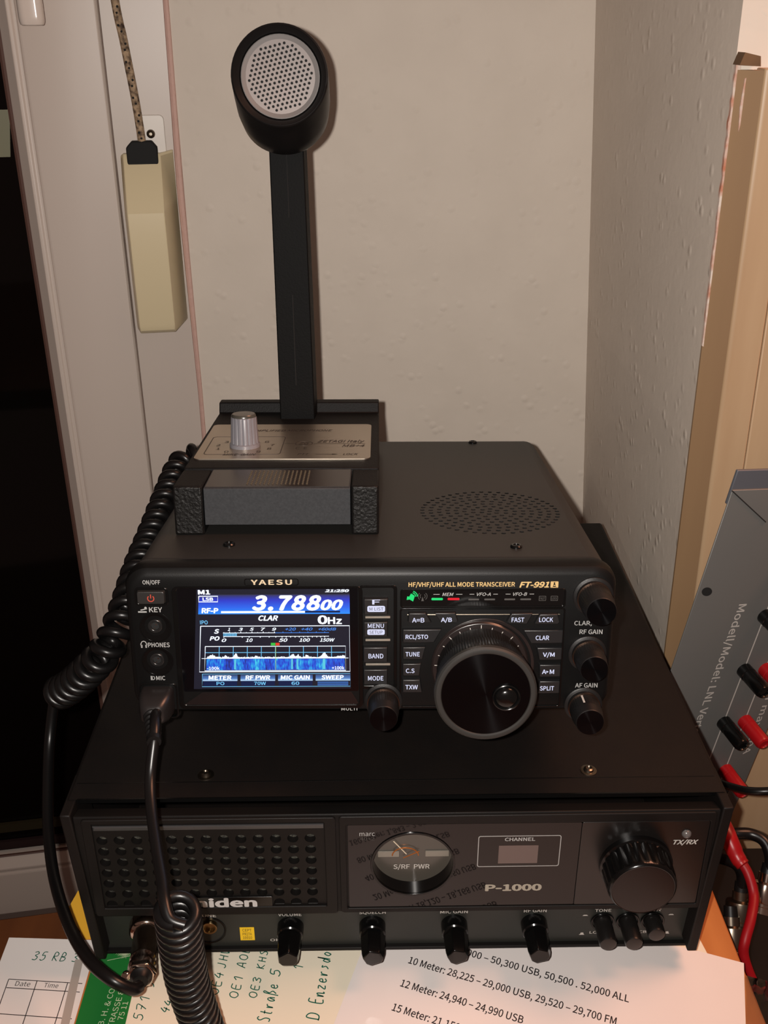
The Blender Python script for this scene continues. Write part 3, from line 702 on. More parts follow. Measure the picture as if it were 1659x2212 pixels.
for t, a, b in (('1', 378, 400), ('3', 476, 514), ('5', 576, 614), ('7', 678, 716), ('9', 776, 814)): stext(mb, t, a, 562, b, 588, .22, bold=.3, shear=.25)
stext(mb, 'S', 256, 574, 302, 612, .22, bold=.5, shear=.25); stext(mb, 'PO', 218, 640, 306, 676, .22, bold=.5, shear=.25)
for t, a, b in (('0', 326, 368), ('10', 542, 604), ('50', 840, 916), ('100', 1022, 1118), ('150W', 1208, 1340)): stext(mb, t, a, 660, b, 690, .22, bold=.3, shear=.25)
sline(mb, [(336, 608), (806, 608)], .3, .21); sline(mb, [(340, 641), (1290, 641)], .3, .21)
for i in range(10): x = 345 + i*50.5; srect(mb, x-3, 596 if i % 2 else 602, x+3, 610, .22)
for x in (345, 510, 572, 672, 752, 812, 868, 905, 945, 985, 1022, 1062, 1100, 1140, 1180, 1216, 1250): srect(mb, x-3, 641, x+3, 652, .22)
sbox(mb, 180, 732, 1437, 958, .35, .22); sline(mb, [(150, 843), (1462, 843)], .28, .21)
# spectrum trace
random.seed(3)
pts = []; X = [196 + i*6 for i in range(206)]
for x in X:
    h = 6 + random.random()*10
    for cx, hh, ww in ((240, 24, 26), (362, 20, 18), (450, 40, 16), (632, 18, 14), (960, 30, 20), (1008, 24, 14), (1085, 24, 14), (1242, 46, 22), (1400, 16, 40)): h += hh*math.exp(-((x-cx)/ww)**2)*random.uniform(.7, 1)
    srect(mb, x, 842-h, x+6.5, 842, .225)
stext(mb, '-100k', 200, 918, 312, 948, .3, bold=.25); stext(mb, '+100k', 1314, 918, 1424, 948, .3, bold=.25)
for a, t, b, c in ((165, 'METER', 216, 418), (500, 'RF PWR', 545, 762), (834, 'MIC GAIN', 858, 1116), (1168, 'SWEEP', 1222, 1416)): stext(mb, t, b, 1004, c, 1040, .3, bold=.5, shear=.08)
mb.build('screen_lettering', E_white, DS, smooth=False)
mb = MB()
for i in range(1, 10): sline(mb, [(180+125.7*i, 735), (180+125.7*i, 840)], .28, .2)
sline(mb, [(182, 789), (1436, 789)], .3, .2)
for i in range(13): srect(mb, 340+i*9.6, 612, 346+i*9.6, 638, .2)
stext(mb, 'IPO', 128, 494, 198, 528, .22, bold=.25)
for t, b, c in (('PO', 288, 358), ('70W', 622, 726), ('60', 954, 1022)): stext(mb, t, b, 1062, c, 1092, .3, bold=.25)
sbox(mb, 160, 988, 1475, 1108, .25, .2)
mb.build('screen_blue_lines', E_ltblue, DS, smooth=False)
mb = MB()
for t, a, b in (('+20', 896, 992), ('+40', 1040, 1142), ('+60dB', 1194, 1354)): stext(mb, t, a, 562, b, 588, .22, bold=.25, shear=.25)
sline(mb, [(806, 608), (1290, 608)], .3, .21)
for i in range(6): x = 876 + i*75; srect(mb, x-3, 598, x+3, 610, .22)
mb.build('screen_scale', E_blue, DS, smooth=False)
mb = MB()
for i in range(4): srect(mb, 1185, 1064+i*10, 1458, 1068+i*10, .25)
mb.build('softkey_stripes', E_blue, DS, smooth=False)
mb = MB(); srect(mb, 1076, 410, 1392, 426, .22); mb.build('screen_bar_track', E_navy, DS, smooth=False)
for a in (170, 505, 840):
    mb = MB(); srect(mb, a, 1054, a+300, 1100, .22); mb.build('softkey_value_box', E_navy, DS, smooth=False)
zt_ = scx(0, 996)[1]*.001; zb_ = scx(0, 1054)[1]*.001
mb = MB()
for a in (165, 500, 834, 1168): srect(mb, a, 996, a+308, 1054, .2)
mb.build('softkey_bars', band_material('softkey_shade', [(0, (190, 225, 255)), (.4, (70, 120, 190)), (1, (34, 60, 110))], 2, zb_, zt_), DS, smooth=False)
mb = MB(); srect(mb, 768, 700, 808, 724, .25); mb.build('green_marker', E_sgreen, DS, smooth=False)
mb = MB(); srect(mb, 810, 700, 846, 724, .25); mb.build('red_marker', glow('screen_red', (236, 60, 40), .95), DS, smooth=False)
mb = MB(); sline(mb, [(812, 726), (812, 950)], .22, .3); mb.build('tuning_line', E_yel, DS, smooth=False)
# waterfall: streaky noise in blues
m = bpy.data.materials.new('waterfall_noise'); m.use_nodes = True; nt = m.node_tree; b = nt.nodes['Principled BSDF']; b.inputs['Base Color'].default_value = (.004, .004, .006, 1)
tc = nt.nodes.new('ShaderNodeTexCoord'); mp = nt.nodes.new('ShaderNodeMapping'); mp.inputs['Scale'].default_value = (1, 1, .28); nt.links.new(tc.outputs['Object'], mp.inputs[0])
n1 = nt.nodes.new('ShaderNodeTexNoise'); n1.inputs['Scale'].default_value = 1500; n1.inputs['Detail'].default_value = 2; nt.links.new(mp.outputs[0], n1.inputs['Vector'])
mp2 = nt.nodes.new('ShaderNodeMapping'); mp2.inputs['Scale'].default_value = (1, 1, .02); mp2.inputs['Location'].default_value = (.0131, 0, 0); nt.links.new(tc.outputs['Object'], mp2.inputs[0])
n2 = nt.nodes.new('ShaderNodeTexNoise'); n2.inputs['Scale'].default_value = 230; n2.inputs['Detail'].default_value = 1; nt.links.new(mp2.outputs[0], n2.inputs['Vector'])
ad = nt.nodes.new('ShaderNodeMath'); ad.operation = 'MULTIPLY_ADD'; nt.links.new(n1.outputs['Fac'], ad.inputs[0]); ad.inputs[1].default_value = .55
ml = nt.nodes.new('ShaderNodeMath'); ml.operation = 'MULTIPLY'; ml.inputs[1].default_value = .62; nt.links.new(n2.outputs['Fac'], ml.inputs[0]); nt.links.new(ml.outputs[0], ad.inputs[2])
rp_ = nt.nodes.new('ShaderNodeValToRGB'); nt.links.new(ad.outputs[0], rp_.inputs[0])
el = rp_.color_ramp.elements
for p, c in ((.40, (2, 26, 120)), (.56, (0, 70, 215)), (.68, (0, 140, 230)), (.78, (60, 205, 235))):
    e = el.new(p); e.color = (*lin(c), 1)
el.remove(el[0]); el.remove(el[-1])
nt.links.new(rp_.outputs[0], b.inputs['Emission Color']); b.inputs['Emission Strength'].default_value = 1
mb = MB(); srect(mb, 194, 848, 1428, 952, .18); mb.build('waterfall', m, DS, smooth=False)
mb = MB()
for x, wd_ in ((450, 18), (958, 16), (1006, 16), (1243, 24)): srect(mb, x-wd_*.5, 850, x+wd_*.5, 946, .19)
mb.build('waterfall_streaks', glow('screen_cyan', (96, 214, 238), .9), DS, smooth=False)
# function key column
MB().ring(rr(-5.4, 12.2, 12.6, 66.0, 1.8, 4), rr(-4.4, 10.6, 14.6, 64.8, 1.2, 4), P_, -.2, .5).build('key_column_frame', M_gloss, TR, bevel=.2)
def key(poly, h, name='key_button', taper=.35):
    cx = sum(p[0] for p in poly)/len(poly); cz = sum(p[1] for p in poly)/len(poly)
    tp_ = [(x + (taper if x < cx else -taper), z + (taper if z < cz else -taper)) for x, z in poly]
    return MB().prism(poly, P_, -.2, h, taper=tp_).build(name, mat('key_black', (22, 22, 23), rough=.4), TR, bevel=.35)
k_ = key(rr(-3.4, 8.1, 51.8, 60.2), 2.4); mb = MB()
mb.text('F', (.8, 57.4, 4.2, 59.7), P_, n=2.5, bold=.2); mb.prism(rr(-1.6, 6.6, 53.6, 56.6, .8, 4), P_, 2.42, 2.5); mb.build('key_legend', E_legend, k_)
mb = MB(); mb.text('M LIST', (-.6, 54.3, 5.8, 55.9), P_, n=2.6); mb.build('dark_legend', M_hole, k_)
k_ = key(rr(-3.5, 8.0, 40.5, 48.6), 2.4); mb = MB()
mb.text('MENU', (-1.4, 45.5, 6.0, 47.6), P_, n=2.5, bold=.2); mb.prism(rr(-1.7, 6.4, 42.0, 44.8, .8, 4), P_, 2.42, 2.5); mb.build('key_legend', E_legend, k_)
mb = MB(); mb.text('SETUP', (-.7, 42.6, 5.4, 44.2), P_, n=2.6); mb.build('dark_legend', M_hole, k_)
for t, z0_, z1_, a, b_ in (('BAND', 27.4, 35.7, -1.2, 5.7), ('MODE', 15.8, 24.2, -1.5, 5.7)):
    k_ = key(rr(-3.8, 7.9, z0_, z1_), 2.4); mb = MB(); mb.text(t, (a, (z0_+z1_)/2-1.6, b_, (z0_+z1_)/2+.7), P_, n=2.5, bold=.2); mb.build('key_legend', E_legend, k_)
mb = MB()
for z in (50.2, 38.6, 26.0): mb.prism(rr(-2.6, 9.0, z-.45, z+.45), P_, .2, 1.2)
mb.build('key_ledge', mat('pale_ledge', (120, 112, 102), rough=.4), TR, bevel=.15)
# indicator window and its lamps
MB().ring(rr(13.6, 90.4, 54.6, 64.0, 1.4, 4), rr(14.4, 89.6, 55.4, 63.3, 1.0, 4), P_, -.1, .5).build('indicator_frame', M_gloss, TR, bevel=.15)
iw = MB().prism(rr(14.4, 89.6, 55.4, 63.3, 1.0, 4), P_, 0, .1).build('indicator_window', mat('indicator_glass', (12, 11, 11), rough=.1), TR, smooth=False)
mb = MB(); mb.prism(rr(28.1, 33.4, 58.4, 59.5, .4, 3), P_, .12, .2); mb.flat([(16.6, 58.6), (18.0, 58.8), (19.6, 57.8), (20.4, 60.6), (18.6, 61.8), (17.8, 60.2), (16.9, 60.4)], P_, .2)
for r in (1.4, 2.3, 3.1): mb.stroke([(18.6 + r*math.cos(a), 60.0 + r*math.sin(a)) for a in [math.radians(5 + 65*i/6) for i in range(7)]], .4, P_, .2)
mb.build('green_indicator', E_green, iw)
mb = MB(); mb.prism(rr(35.6, 41.1, 58.4, 59.5, .4, 3), P_, .12, .2); mb.build('red_indicator', E_red, iw)
mb = MB()
for a in (45.2, 52.6, 61.9, 69.3): mb.prism(rr(a, a+5, 58.3, 59.1, .3, 3), P_, .12, .2)
for t, a in (('FAST', 77.9), ('LOCK', 83.4)):
    mb.ring(rr(a, a+3.3, 57.9, 60.3, .2), rr(a+.2, a+3.1, 58.1, 60.1, .15), P_, .1, .2); mb.text(t, (a+.45, 58.5, a+2.85, 59.7), P_, n=.2, bold=.1)
mb.flat([(23.4, 58.0), (24.6, 58.0), (24.0, 60.2)], P_, .2)
for r in (1.2, 2.1):
    for s in (0, PI): mb.stroke([(24.0 + r*math.cos(s+a), 60.4 + r*math.sin(s+a)) for a in [math.radians(-50 + 100*i/6) for i in range(7)]], .25, P_, .2)
mb.build('unlit_indicators', M_printd, iw)
mb = MB()
for t, a, b_, l, r in (('MEM', 33.1, 38.3, 29.0, 42.4), ('VFO-A', 49.1, 55.5, 45.7, 58.8), ('VFO-B', 65.9, 72.3, 62.4, 75.6)):
    mb.text(t, (a, 60.5, b_, 62.1), P_, n=.2, shear=.25, bold=.15); mb.stroke([(l, 61.3), (a-1.2, 61.3)], .25, P_, .2); mb.stroke([(b_+1.2, 61.3), (r, 61.3)], .25, P_, .2)
mb.build('indicator_lettering', M_print, iw)
# dial surround panel with keys
MB().ring(rr(13.4, 90.6, 2.6, 54.4, 1.4, 4), rr(14.2, 89.8, 3.4, 53.6, 1.0, 4), P_, -.1, .35).build('dial_frame', M_gloss, TR, bevel=.15)
mb = MB(); mb.tube([(17, -.4, 51.2), (88, -.4, 51.2)], .3, 6); mb.build('frame_line', M_dim, TR)
for t, pol, a, b_ in (('A=B', [(17.0, 48.0), (17.4, 53.0), (25.6, 53.0), (28.4, 47.6), (17.6, 47.4)], 19.2, 24.8), ('A/B', [(29.2, 53.0), (39.4, 53.0), (40.8, 48.2), (40.0, 47.4), (32.4, 47.4)], 32.6, 37.6),
                      ('FAST', [(63.0, 48.0), (65.0, 52.6), (75.4, 52.6), (73.0, 46.8), (63.8, 46.8)], 65.4, 71.2), ('LOCK', [(75.8, 46.8), (78.2, 52.2), (87.0, 52.2), (88.2, 47.6), (87.4, 46.6)], 78.2, 84.6)):
    k_ = key(pol, 2.2); mb = MB(); mb.text(t, (a, 48.2, b_, 50.4), P_, n=2.35, bold=.2); mb.build('key_legend', E_legend, k_)
DX, DZ = 51.4, 25.0
for t, pol, a, b_ in (('RCL/STO', [(14.6, 37.4), (29.8, 37.4), (33.2, 44.6), (14.6, 44.6)], 16.2, 26.6), ('TUNE', [(14.6, 28.8), (24.4, 28.8), (25.8, 35.6), (14.6, 35.6)], 16.2, 22.8),
                      ('C.S', [(14.6, 20.2), (23.0, 20.2), (23.8, 27.0), (14.6, 27.0)], 16.4, 20.4), ('TXW', [(14.6, 11.4), (24.4, 11.4), (23.4, 18.6), (14.6, 18.6)], 16.2, 22.0),
                      ('CLAR', [(74.6, 36.8), (90, 36.8), (90, 44.0), (71.0, 44.0)], 77.0, 83.2), ('V/M', [(79.0, 28.2), (90, 28.2), (90, 35.0), (77.6, 35.0)], 80.8, 86.2),
                      ('A  M', [(79.6, 19.4), (89.8, 19.4), (89.8, 26.2), (79.2, 26.2)], 80.8, 86.4), ('SPLIT', [(79.0, 10.6), (89.8, 10.6), (89.8, 17.6), (79.6, 17.6)], 80.2, 86.8)):
    zc = sum(p[1] for p in pol)/4; k_ = key(pol, 2.0); mb = MB(); mb.text(t, (a, zc-1.5, b_, zc+.7), P_, n=2.15, bold=.2)
    if t == 'A  M': mb.flat([(82.8, zc-1.0), (83.9, zc-.4), (82.8, zc+.2)], P_, 2.15)
    mb.build('key_legend', E_legend, k_)
mb = MB(); mb.ring(circ(DX+1.5, DZ, 24.2, 72), circ(DX+1.5, DZ, 22.6, 72), P_, 0, .6); mb.lathe([(0, 23), (1.2, 23), (2.2, 22.2)], (DX, 0, DZ), (0, -1, 0), seg=72); sk = mb.build('dial_skirt', mat('dial_skirt', (30, 24, 23), rough=.3), TR, bevel=.2)
mb = MB()
for i in range(-7, 8):
    a = math.radians(90 - i*14.5); r1 = 21.6 if i % 3 == 0 else 20.9
    mb.stroke([(DX + 19.4*math.cos(a), DZ + 19.4*math.sin(a)), (DX + r1*math.cos(a), DZ + r1*math.sin(a))], .35, P_, 2.35)
mb.build('dial_marks', M_printw, sk)
# the big tuning dial: knurled barrel, soft rim, spun face with a finger dimple
mb = MB(); mb.lathe([(2.2, 20.0), (4, 20.6), (14, 20.8), (14.6, 21.4), (15.5, 21.9), (24.6, 22.5), (25.4, 22.0), (25.9, 21.8)], (DX, 0, DZ), (0, -1, 0), seg=300, knurl=100, kamp=.5, krange=(2, 5), cap1=False)
td = mb.build('tuning_dial', M_rubber, TR, ang=50)
mb = MB(); mb.lathe([(25.6, 22.3), (26.6, 23.1), (28.6, 23.0), (29.4, 22.2), (29.6, 20.9), (29.4, 20.2), (29.0, 19.9)], (DX, 0, DZ), (0, -1, 0), seg=96, cap0=False, cap1=False); mb.build('dial_rim', mat('rubber_rim', (34, 33, 31), rough=.5), td)
def spun(name, rgb, rough):
    """anisotropic lathe-turned finish around the object's own y axis"""
    m = mat(name, rgb, rough=rough, metal=.75)
    b = m.node_tree.nodes['Principled BSDF']; b.inputs['Anisotropic'].default_value = .95; b.inputs['Anisotropic Rotation'].default_value = .25
    t = m.node_tree.nodes.new('ShaderNodeTangent'); t.direction_type = 'RADIAL'; t.axis = 'Y'
    m.node_tree.links.new(t.outputs[0], b.inputs['Tangent']); return m
M_spun = spun('spun_dark_metal', (15, 15, 17), .2)
def centred(mb, name, m, parent, c):
    o = mb.build(name, m, parent); o.location = Vector(c)*.001; return o
mb = MB(); mb.lathe([(29.0, 20.0), (29.0, .01)], (0, 0, 0), (0, -1, 0), seg=96, cap0=False); centred(mb, 'dial_face', M_spun, td, (DX, 0, DZ))
mb = MB(); px_, pz_ = DX+9.2, DZ-1.4
mb.lathe([(28.8, 6.4), (29.9, 6.3), (30.1, 5.9), (29.9, 5.5), (29.2, 5.0)], (px_, 0, pz_), (0, -1, 0), seg=48, cap0=False, cap1=False); mb.lathe([(29.2, 5.2), (30.4, 4.6), (31.2, 3.4), (31.7, 1.6), (31.8, .01)], (px_, 0, pz_), (0, -1, 0), seg=40, cap0=False); mb.build('finger_dimple', M_gloss, td)
# small turned knobs
def small_knob(name, x, z, L, r, mark):
    mb = MB(); mb.lathe([(0, r+1.7), (.8, r+1.7), (1.2, r+1.2)], (x, 0, z), (0, -1, 0), seg=48); mb.lathe([(0, r), (1.5, r+.2), (3, r+.2), (3.4, r-.2), (4.2, r-.2), (4.6, r), (L-6.5, r), (L-6, r-.3), (L-5.4, r-.3), (L-5, r-.5), (L-.8, r-.8), (L-.2, r-1.1), (L, r-1.4)], (x, 0, z), (0, -1, 0), seg=120, knurl=40, kamp=.3, krange=(5, 6))
    k = mb.build(name, M_black, TR, ang=50)
    mb = MB(); mb.lathe([(L+.02, r-1.1), (L+.03, .01)], (0, 0, 0), (0, -1, 0), seg=48, cap0=False); centred(mb, 'knob_face', M_spun, k, (x, 0, z))
    mb = MB(); mb.ring(circ(x, z, r+.25, 60), circ(x, z, r-.2, 60), P_, 3.2, 3.6); mb.build('knob_ring', mat('lamp_tint_ring', (120, 96, 82), rough=.3, metal=1), k)  # the lamp's reddish highlight is put into this ring's colour
    if mark is not None:
        a = math.radians(mark); d = Vector((math.cos(a), 0, math.sin(a))); t = Vector((-d.z, 0, d.x))
        mb = MB(); q = [Vector((x, -4.5, z)) + d*(r+.05) - t*.45, Vector((x, -4.5, z)) + d*(r+.05) + t*.45, Vector((x, -L+6, z)) + d*(r+.05) + t*.45, Vector((x, -L+6, z)) + d*(r+.05) - t*.45]
        mb.bm.faces.new([mb.bm.verts.new(p) for p in q]); mb.build('knob_mark', M_printw, k)
    return k
small_knob('control_knob', 103.0, 60.2, 19, 7.7, None)
small_knob('control_knob', 102.0, 31.0, 17, 7.3, None)
small_knob('control_knob', 101.6, 4.0, 17.5, 7.4, 105)
small_knob('control_knob', 5.7, 6.6, 18, 7.4, None)
# folding stand under the front
mb = MB(); mb.tube([(-70, 120, 2.5), (-70, 84, -14), (-68, 66, -31.4), (68, 66, -31.4), (70, 84, -14), (70, 120, 2.5)], 2.2, 10); mb.build('folding_stand', M_black, TR)
for x in (-80, 80): MB().lathe([(0, 8), (7.2, 7)], (x, 236, 3), (0, 0, -1), seg=20).build('rear_foot', M_rubber, TR)

# ------------------------------------------------------------------ desk microphone on top of the transceiver
MM = YM @ Matrix.Translation((0, 0, .0736))
MI = thing('desk_microphone', 'black desk microphone with a tall stalk standing on the transceiver', 'microphone', M=MM)
def tz(y): return 25.7 + .02*(y-49)
# base: wedge shell with a front cut-out between two leather-grain legs
mb = MB()
mb.prism([(-99, 0), (-84.2, 0), (-84.2, 25.6), (-99, 25.6)], XZ(0), -80, -49.6); mb.prism([(-10, 0), (3.8, 0), (3.8, 25.6), (-10, 25.6)], XZ(0), -80, -49.6)
pts = [(81, 0), (81, tz(81)), (205, tz(205)), (207, 35.4), (216, 35.6), (216, 0)]
mb.prism(pts, Fr((0, 0, 0), (0, 1, 0), (0, 0, 1), (1, 0, 0)), -99, 3.8)
base = mb.build('mic_base', M_mic, MI, bevel=.7)
for a, b_ in ((-99, -84.2), (-10, 3.8)): MB().prism(rr(a+.2, b_-.2, .2, 25.6), XZ(49.8), 0, 1.0, taper=rr(a+.8, b_-.8, .8, 25.0)).build('grained_foot', M_leather, MI, bevel=.5)
pt = MB().prism([(49.5, 5.2), (49.5, 24.2), (50.3, 24.6), (79.5, 25.7), (79.5, 5.2)], Fr((0, 0, 0), (0, 1, 0), (0, 0, 1), (1, 0, 0)), -83.7, -10.4).build('talk_bar', M_ptt, MI, bevel=.3)
MB().prism(rr(-83, -11, 51, 79), Fr((0, 0, 22.75), (1, 0, 0), (0, 1, .0376), (0, 0, 1)), 0, .2).build('talk_bar_top', M_ptttop, pt, smooth=False)
mb = MB()
for i in range(15):
    for j in range(9): mb.lathe([(0, .55), (.35, .45), (.5, .2)], (-62.5 + i*2.15, 55 + j*2.6, 22.95 + .0376*(55+j*2.6)), (0, 0, 1), seg=6)
mb.build('talk_bar_dots', mat('worn_dots', (74, 66, 52), rough=.4), pt)
TP = Fr((0, 49, 25.7), (1, 0, 0), (0, 1, .02), (0, 0, 1))
npo = rr(-97.0, -.8, 47.5, 124, 3.5, 5)
pl = MB().prism(npo, TP, 0, .5).build('name_plate', M_steel, MI)
mb = MB(); K = dict(n=.6, shear=.3, bold=.12)
mb.text('PREAMPLIFIED MICROPHONE', (-80, 106.5, -24, 110.8), TP, **K)
mb.text('ZETAGI Italy', (-31.5, 79.5, -4.5, 86.5), TP, **K); mb.text('MB+4', (-17, 71.5, -4.2, 76.2), TP, **K)
mb.text('CE', (-43, 66.5, -36.5, 71.0), TP, n=.6, bold=-.2, spacing=1.3); mb.text('PTT', (-41, 54.5, -34.5, 58), TP, **K); mb.text('LOCK', (-16, 54.5, -7.5, 58), TP, **K)
mb.text('MIKE  GAIN', (-82, 54.3, -64, 58.0), TP, **K); mb.text('ZG', (-42, 76.5, -36, 81.5), TP, **K)
mb.ring([(-39 + 5.2*math.cos(a), 79 + 5.0*math.sin(a)) for a in [2*PI*i/28 for i in range(28)]], [(-39 + 4.6*math.cos(a), 79 + 4.4*math.sin(a)) for a in [2*PI*i/28 for i in range(28)]], TP, .52, .6)
mb.stroke([(-50, 79), (-44.4, 79)], .5, TP, .6); mb.stroke([(-33.6, 78.5), (-4, 78.5)], .5, TP, .6); mb.stroke([(-31, 56.2), (-20, 56.2)], .5, TP, .6); mb.flat([(-22, 55.2), (-18.5, 56.2), (-22, 57.2)], TP, .6)
mb.ring(rr(-93, -50.5, 56.2, 94.5, 2.5, 4), rr(-92.5, -51, 56.7, 94, 2.2, 4), TP, .52, .58)
for i, t in enumerate('0123456789'):
    a = math.radians(235 - i*32.2); x, y = -72 + 15.5*math.cos(a), 73.5 + 14*math.sin(a); mb.text(t, (x-1.2, y-2, x+1.2, y+2), TP, n=.6)
mb.build('plate_lettering', M_ink, pl)
KC = TP.p(-72, 74.0, 0)
mb = MB(); mb.lathe([(0, 8.6), (2.2, 8.6), (2.5, 8.2), (2.7, 7.9), (16.8, 7.2), (17.4, 7.0), (17.8, 6.4)], KC, (0, 0, 1), seg=160, knurl=16, kamp=.45, krange=(3, 4), kpow=5); gk = mb.build('gain_knob', M_knobgrey, MI, ang=40)
MB().lathe([(17.6, 6.9), (18.6, 6.8), (19.2, 6.3), (19.3, .01)], KC, (0, 0, 1), seg=40).build('knob_cap', mat('dark_knob_cap', (60, 58, 52), rough=.25), gk)
# stalk
mb = MB()
def stalk(z, xc, wf, wb, yf, yb): return [Vector(p) for p in ((xc-wf/2, yf, z), (xc+wf/2, yf, z), (xc+wb/2, yb-4, z), (xc+wb/2-3, yb, z), (xc-wb/2+3, yb, z), (xc-wb/2, yb-4, z))]
mb.loft([stalk(20, -47.3, 21.6, 23, 189, 212), stalk(36, -47.4, 21.6, 23, 189, 211), stalk(110, -48.4, 20.8, 23.0, 189.5, 209), stalk(192, -49.5, 20.0, 22.0, 190, 208)])
stk = mb.build('stalk', mat('grained_stalk', (7, 7, 7), rough=.6, spec=.08, bump=.35, bscale=900, bdist=.0003), MI, bevel=.6)
MB().tube([(-47.7, 188.9, 50), (-48.3, 189.3, 105)], .35, 6).build('moulding_seam', M_hole, stk)
MB().tube([(-49.1, 189.7, 150), (-49.4, 190, 186)], .3, 6).build('moulding_seam', M_hole, stk)
# head: bell from an open mouth down to the stalk
def ringc(c, r, nrm, seg=56, sx=1.0):
    nrm = Vector(nrm).normalized(); u = Vector((1, 0, 0)); u = (u - nrm*u.dot(nrm)).normalized(); v = nrm.cross(u)
    return [Vector(c) + u*(r*sx*math.cos(2*PI*k/seg)) + v*(r*math.sin(2*PI*k/seg)) for k in range(seg)]
mb = MB()
FN = (.0, -1, .03)
R0 = [ringc((-49.9, 172.5, 225.2), 21.6, FN), ringc((-49.9, 171.5, 225.2), 22.4, FN), ringc((-49.85, 165.2, 225.2), 25.0, FN), ringc((-49.8, 164.7, 225.2), 25.5, FN), ringc((-49.8, 165.0, 225.2), 26.4, FN), ringc((-49.8, 165.8, 225.1), 26.7, FN),
      ringc((-49.8, 174, 220.5), 26.8, (0, -1, .14)), ringc((-49.8, 184, 214.0), 26.6, (0, -1, .26)), ringc((-49.7, 193, 208.0), 25.2, (0, -1, .45)), ringc((-49.6, 200, 202), 21.5, (0, -.9, .7)), ringc((-49.6, 203, 195), 16.0, (0, -.5, .9)), ringc((-49.5, 201, 188), 11.5, (0, 0, 1))]
mb.loft(R0, False, True); hdm = mb.build('head', M_michead, MI, ang=50)
MB().loft([ringc((-49.9, 172.6, 225.2), 21.8, FN), ringc((-49.9, 171.2, 225.2), 21.8, FN), ringc((-49.9, 171.0, 225.2), 21.3, FN), ringc((-49.9, 172.0, 225.2), 19.2, FN)], False, False).build('grille_ring', M_greyring, hdm)
hl = []
GF = Fr((-49.9, 172.0, 225.2), (1, 0, 0), (0, .03, 1), (0, -1, .03))
ca, sa = math.cos(.24), math.sin(.24)
for i in range(-9, 10):
    for j in range(-10, 11):
        x = (i + .5*(j % 2))*2.65; z = j*2.3
        x, z = x*ca - z*sa, x*sa + z*ca
        if x*x + z*z < 18.2**2: hl.append((x, z, .78))
gm = MB().perf(circ(0, 0, 19.4, 64), hl, GF, 0, 1.0, seg=10).build('mic_grille', M_grille, hdm, ang=50)
MB().flat(circ(0, 0, 19.6, 40), GF, -2.0).build('grille_backing', M_hole, gm)
MB().tube([GF.p(0, -25.2, 7.2), GF.p(.2, -26.8, 5.4), (-49.7, 172, 194.6), (-49.6, 181, 188.6)], .3, 6).build('moulding_seam', M_hole, hdm)

# ------------------------------------------------------------------ coiled cords
def cordset(name, label, coil_axis, R, r, turns, lead, lead_r, m, tail=None):
    t = thing(name, label, 'cord', loc=(0, 0, 0)); h = helix(spline(coil_axis, 14), R, turns)
    MB().tube(h, r, 14).build('coil', m, t)
    MB().tube(spline(lead, 10), lead_r, 16).build('lead', m, t)
    if tail: MB().tube(spline(tail, 10), lead_r, 16).build('tail_lead', m, t)
    return t
ax1 = [(-110, 222, 203), (-124, 223.5, 205), (-133, 218, 201.6), (-138, 191, 191.4), (-142, 163.5, 181.4), (-145.5, 134, 173), (-148, 104, 163), (-155, 88.5, 150), (-168, 91, 134), (-183, 101, 116), (-194, 110, 104.5)]
lead1 = [(-187.5, 106, 110), (-193.5, 114.5, 110), (-199.5, 116, 97), (-203.1, 105.6, 73.2), (-199.5, 81.9, 58.9), (-192.8, 54.9, 49.5), (-181.7, 24.9, 45.6), (-165, -7.7, 47.7), (-150.1, -29.1, 49.9), (-136.4, -40.7, 49.4), (-127.2, -41.2, 43.2), (-124.6, -38, 40.6)]
c1 = cordset('coiled_microphone_cord', 'black coiled cord from the desk microphone with a bright metal plug in the old radio', ax1, (5.7, 7.5), 2.95, 27, lead1, 3.1, M_cord)
A = Vector((-131.6, 9.6, 29.2)); B = Vector((-124.6, -36.5, 39.6))
# plug axis kept straight from the socket to the cord clamp
pa = (B - A).normalized(); PLn = (B-A).length
mb = MB(); mb.lathe([(0, 8.4), (.6, 8.8), (6, 8.8), (7.4, 8.2), (8.4, 7.2), (9, 6.4)], A, pa, seg=120, knurl=48, kamp=.45, krange=(1, 2)); pg = mb.build('metal_plug', M_chrome, c1, ang=50)
mb = MB(); mb.lathe([(8, 6.3), (28.5, 6.3), (29, 6.6), (30, 6.6), (30.6, 6.2), (33.5, 6.2), (34, 6.9), (36, 7.0), (37, 6.4), (39, 6.2), (40, 5.4), (40.4, 4.0)], A, pa, seg=48); mb.build('plug_barrel', mat('dark_chrome', (176, 160, 148), rough=.2, metal=1), pg)
mb = MB(); nx = pa.cross(Vector((0, 0, 1))).normalized(); nz = nx.cross(pa)
c0 = A + pa*37
mb.lathe([(0, 7.2), (3.6, 7.6), (4.4, 6.6)], c0, pa, seg=6); mb.lathe([(0, 2.4), (2.4, 2.2)], c0 + nx*7.0 + pa*1.5, -pa*.4 + Vector((0, -1, .4)), seg=14); mb.build('cord_clamp', M_chrome, pg, bevel=.5)
MB().lathe([(0, 5.6), (5.2, 5.4), (6.2, 4.4), (8.4, 3.6)], c0, pa, seg=32).build('cord_bushing', M_rubber, pg)
lead2 = [(-113.2, 14, 163), (-112.0, 4, 168.0), (-110.6, -6.5, 165.2), (-111.5, -18.7, 152.5), (-109, -32.8, 145.7), (-103.7, -51.3, 142.0), (-98.6, -67.5, 140.6), (-96, -77, 139.5), (-93, -83.5, 136), (-87, -85, 134.0)]
ax2 = [(-91.0, -78.5, 136), (-92.2, -74.2, 119), (-94, -67.8, 97.7), (-95, -62.1, 75.1), (-94.3, -57, 52), (-92.4, -54, 32), (-89.8, -52.5, 11), (-84, -64, 9), (-76, -82, 9), (-66, -104, 9)]
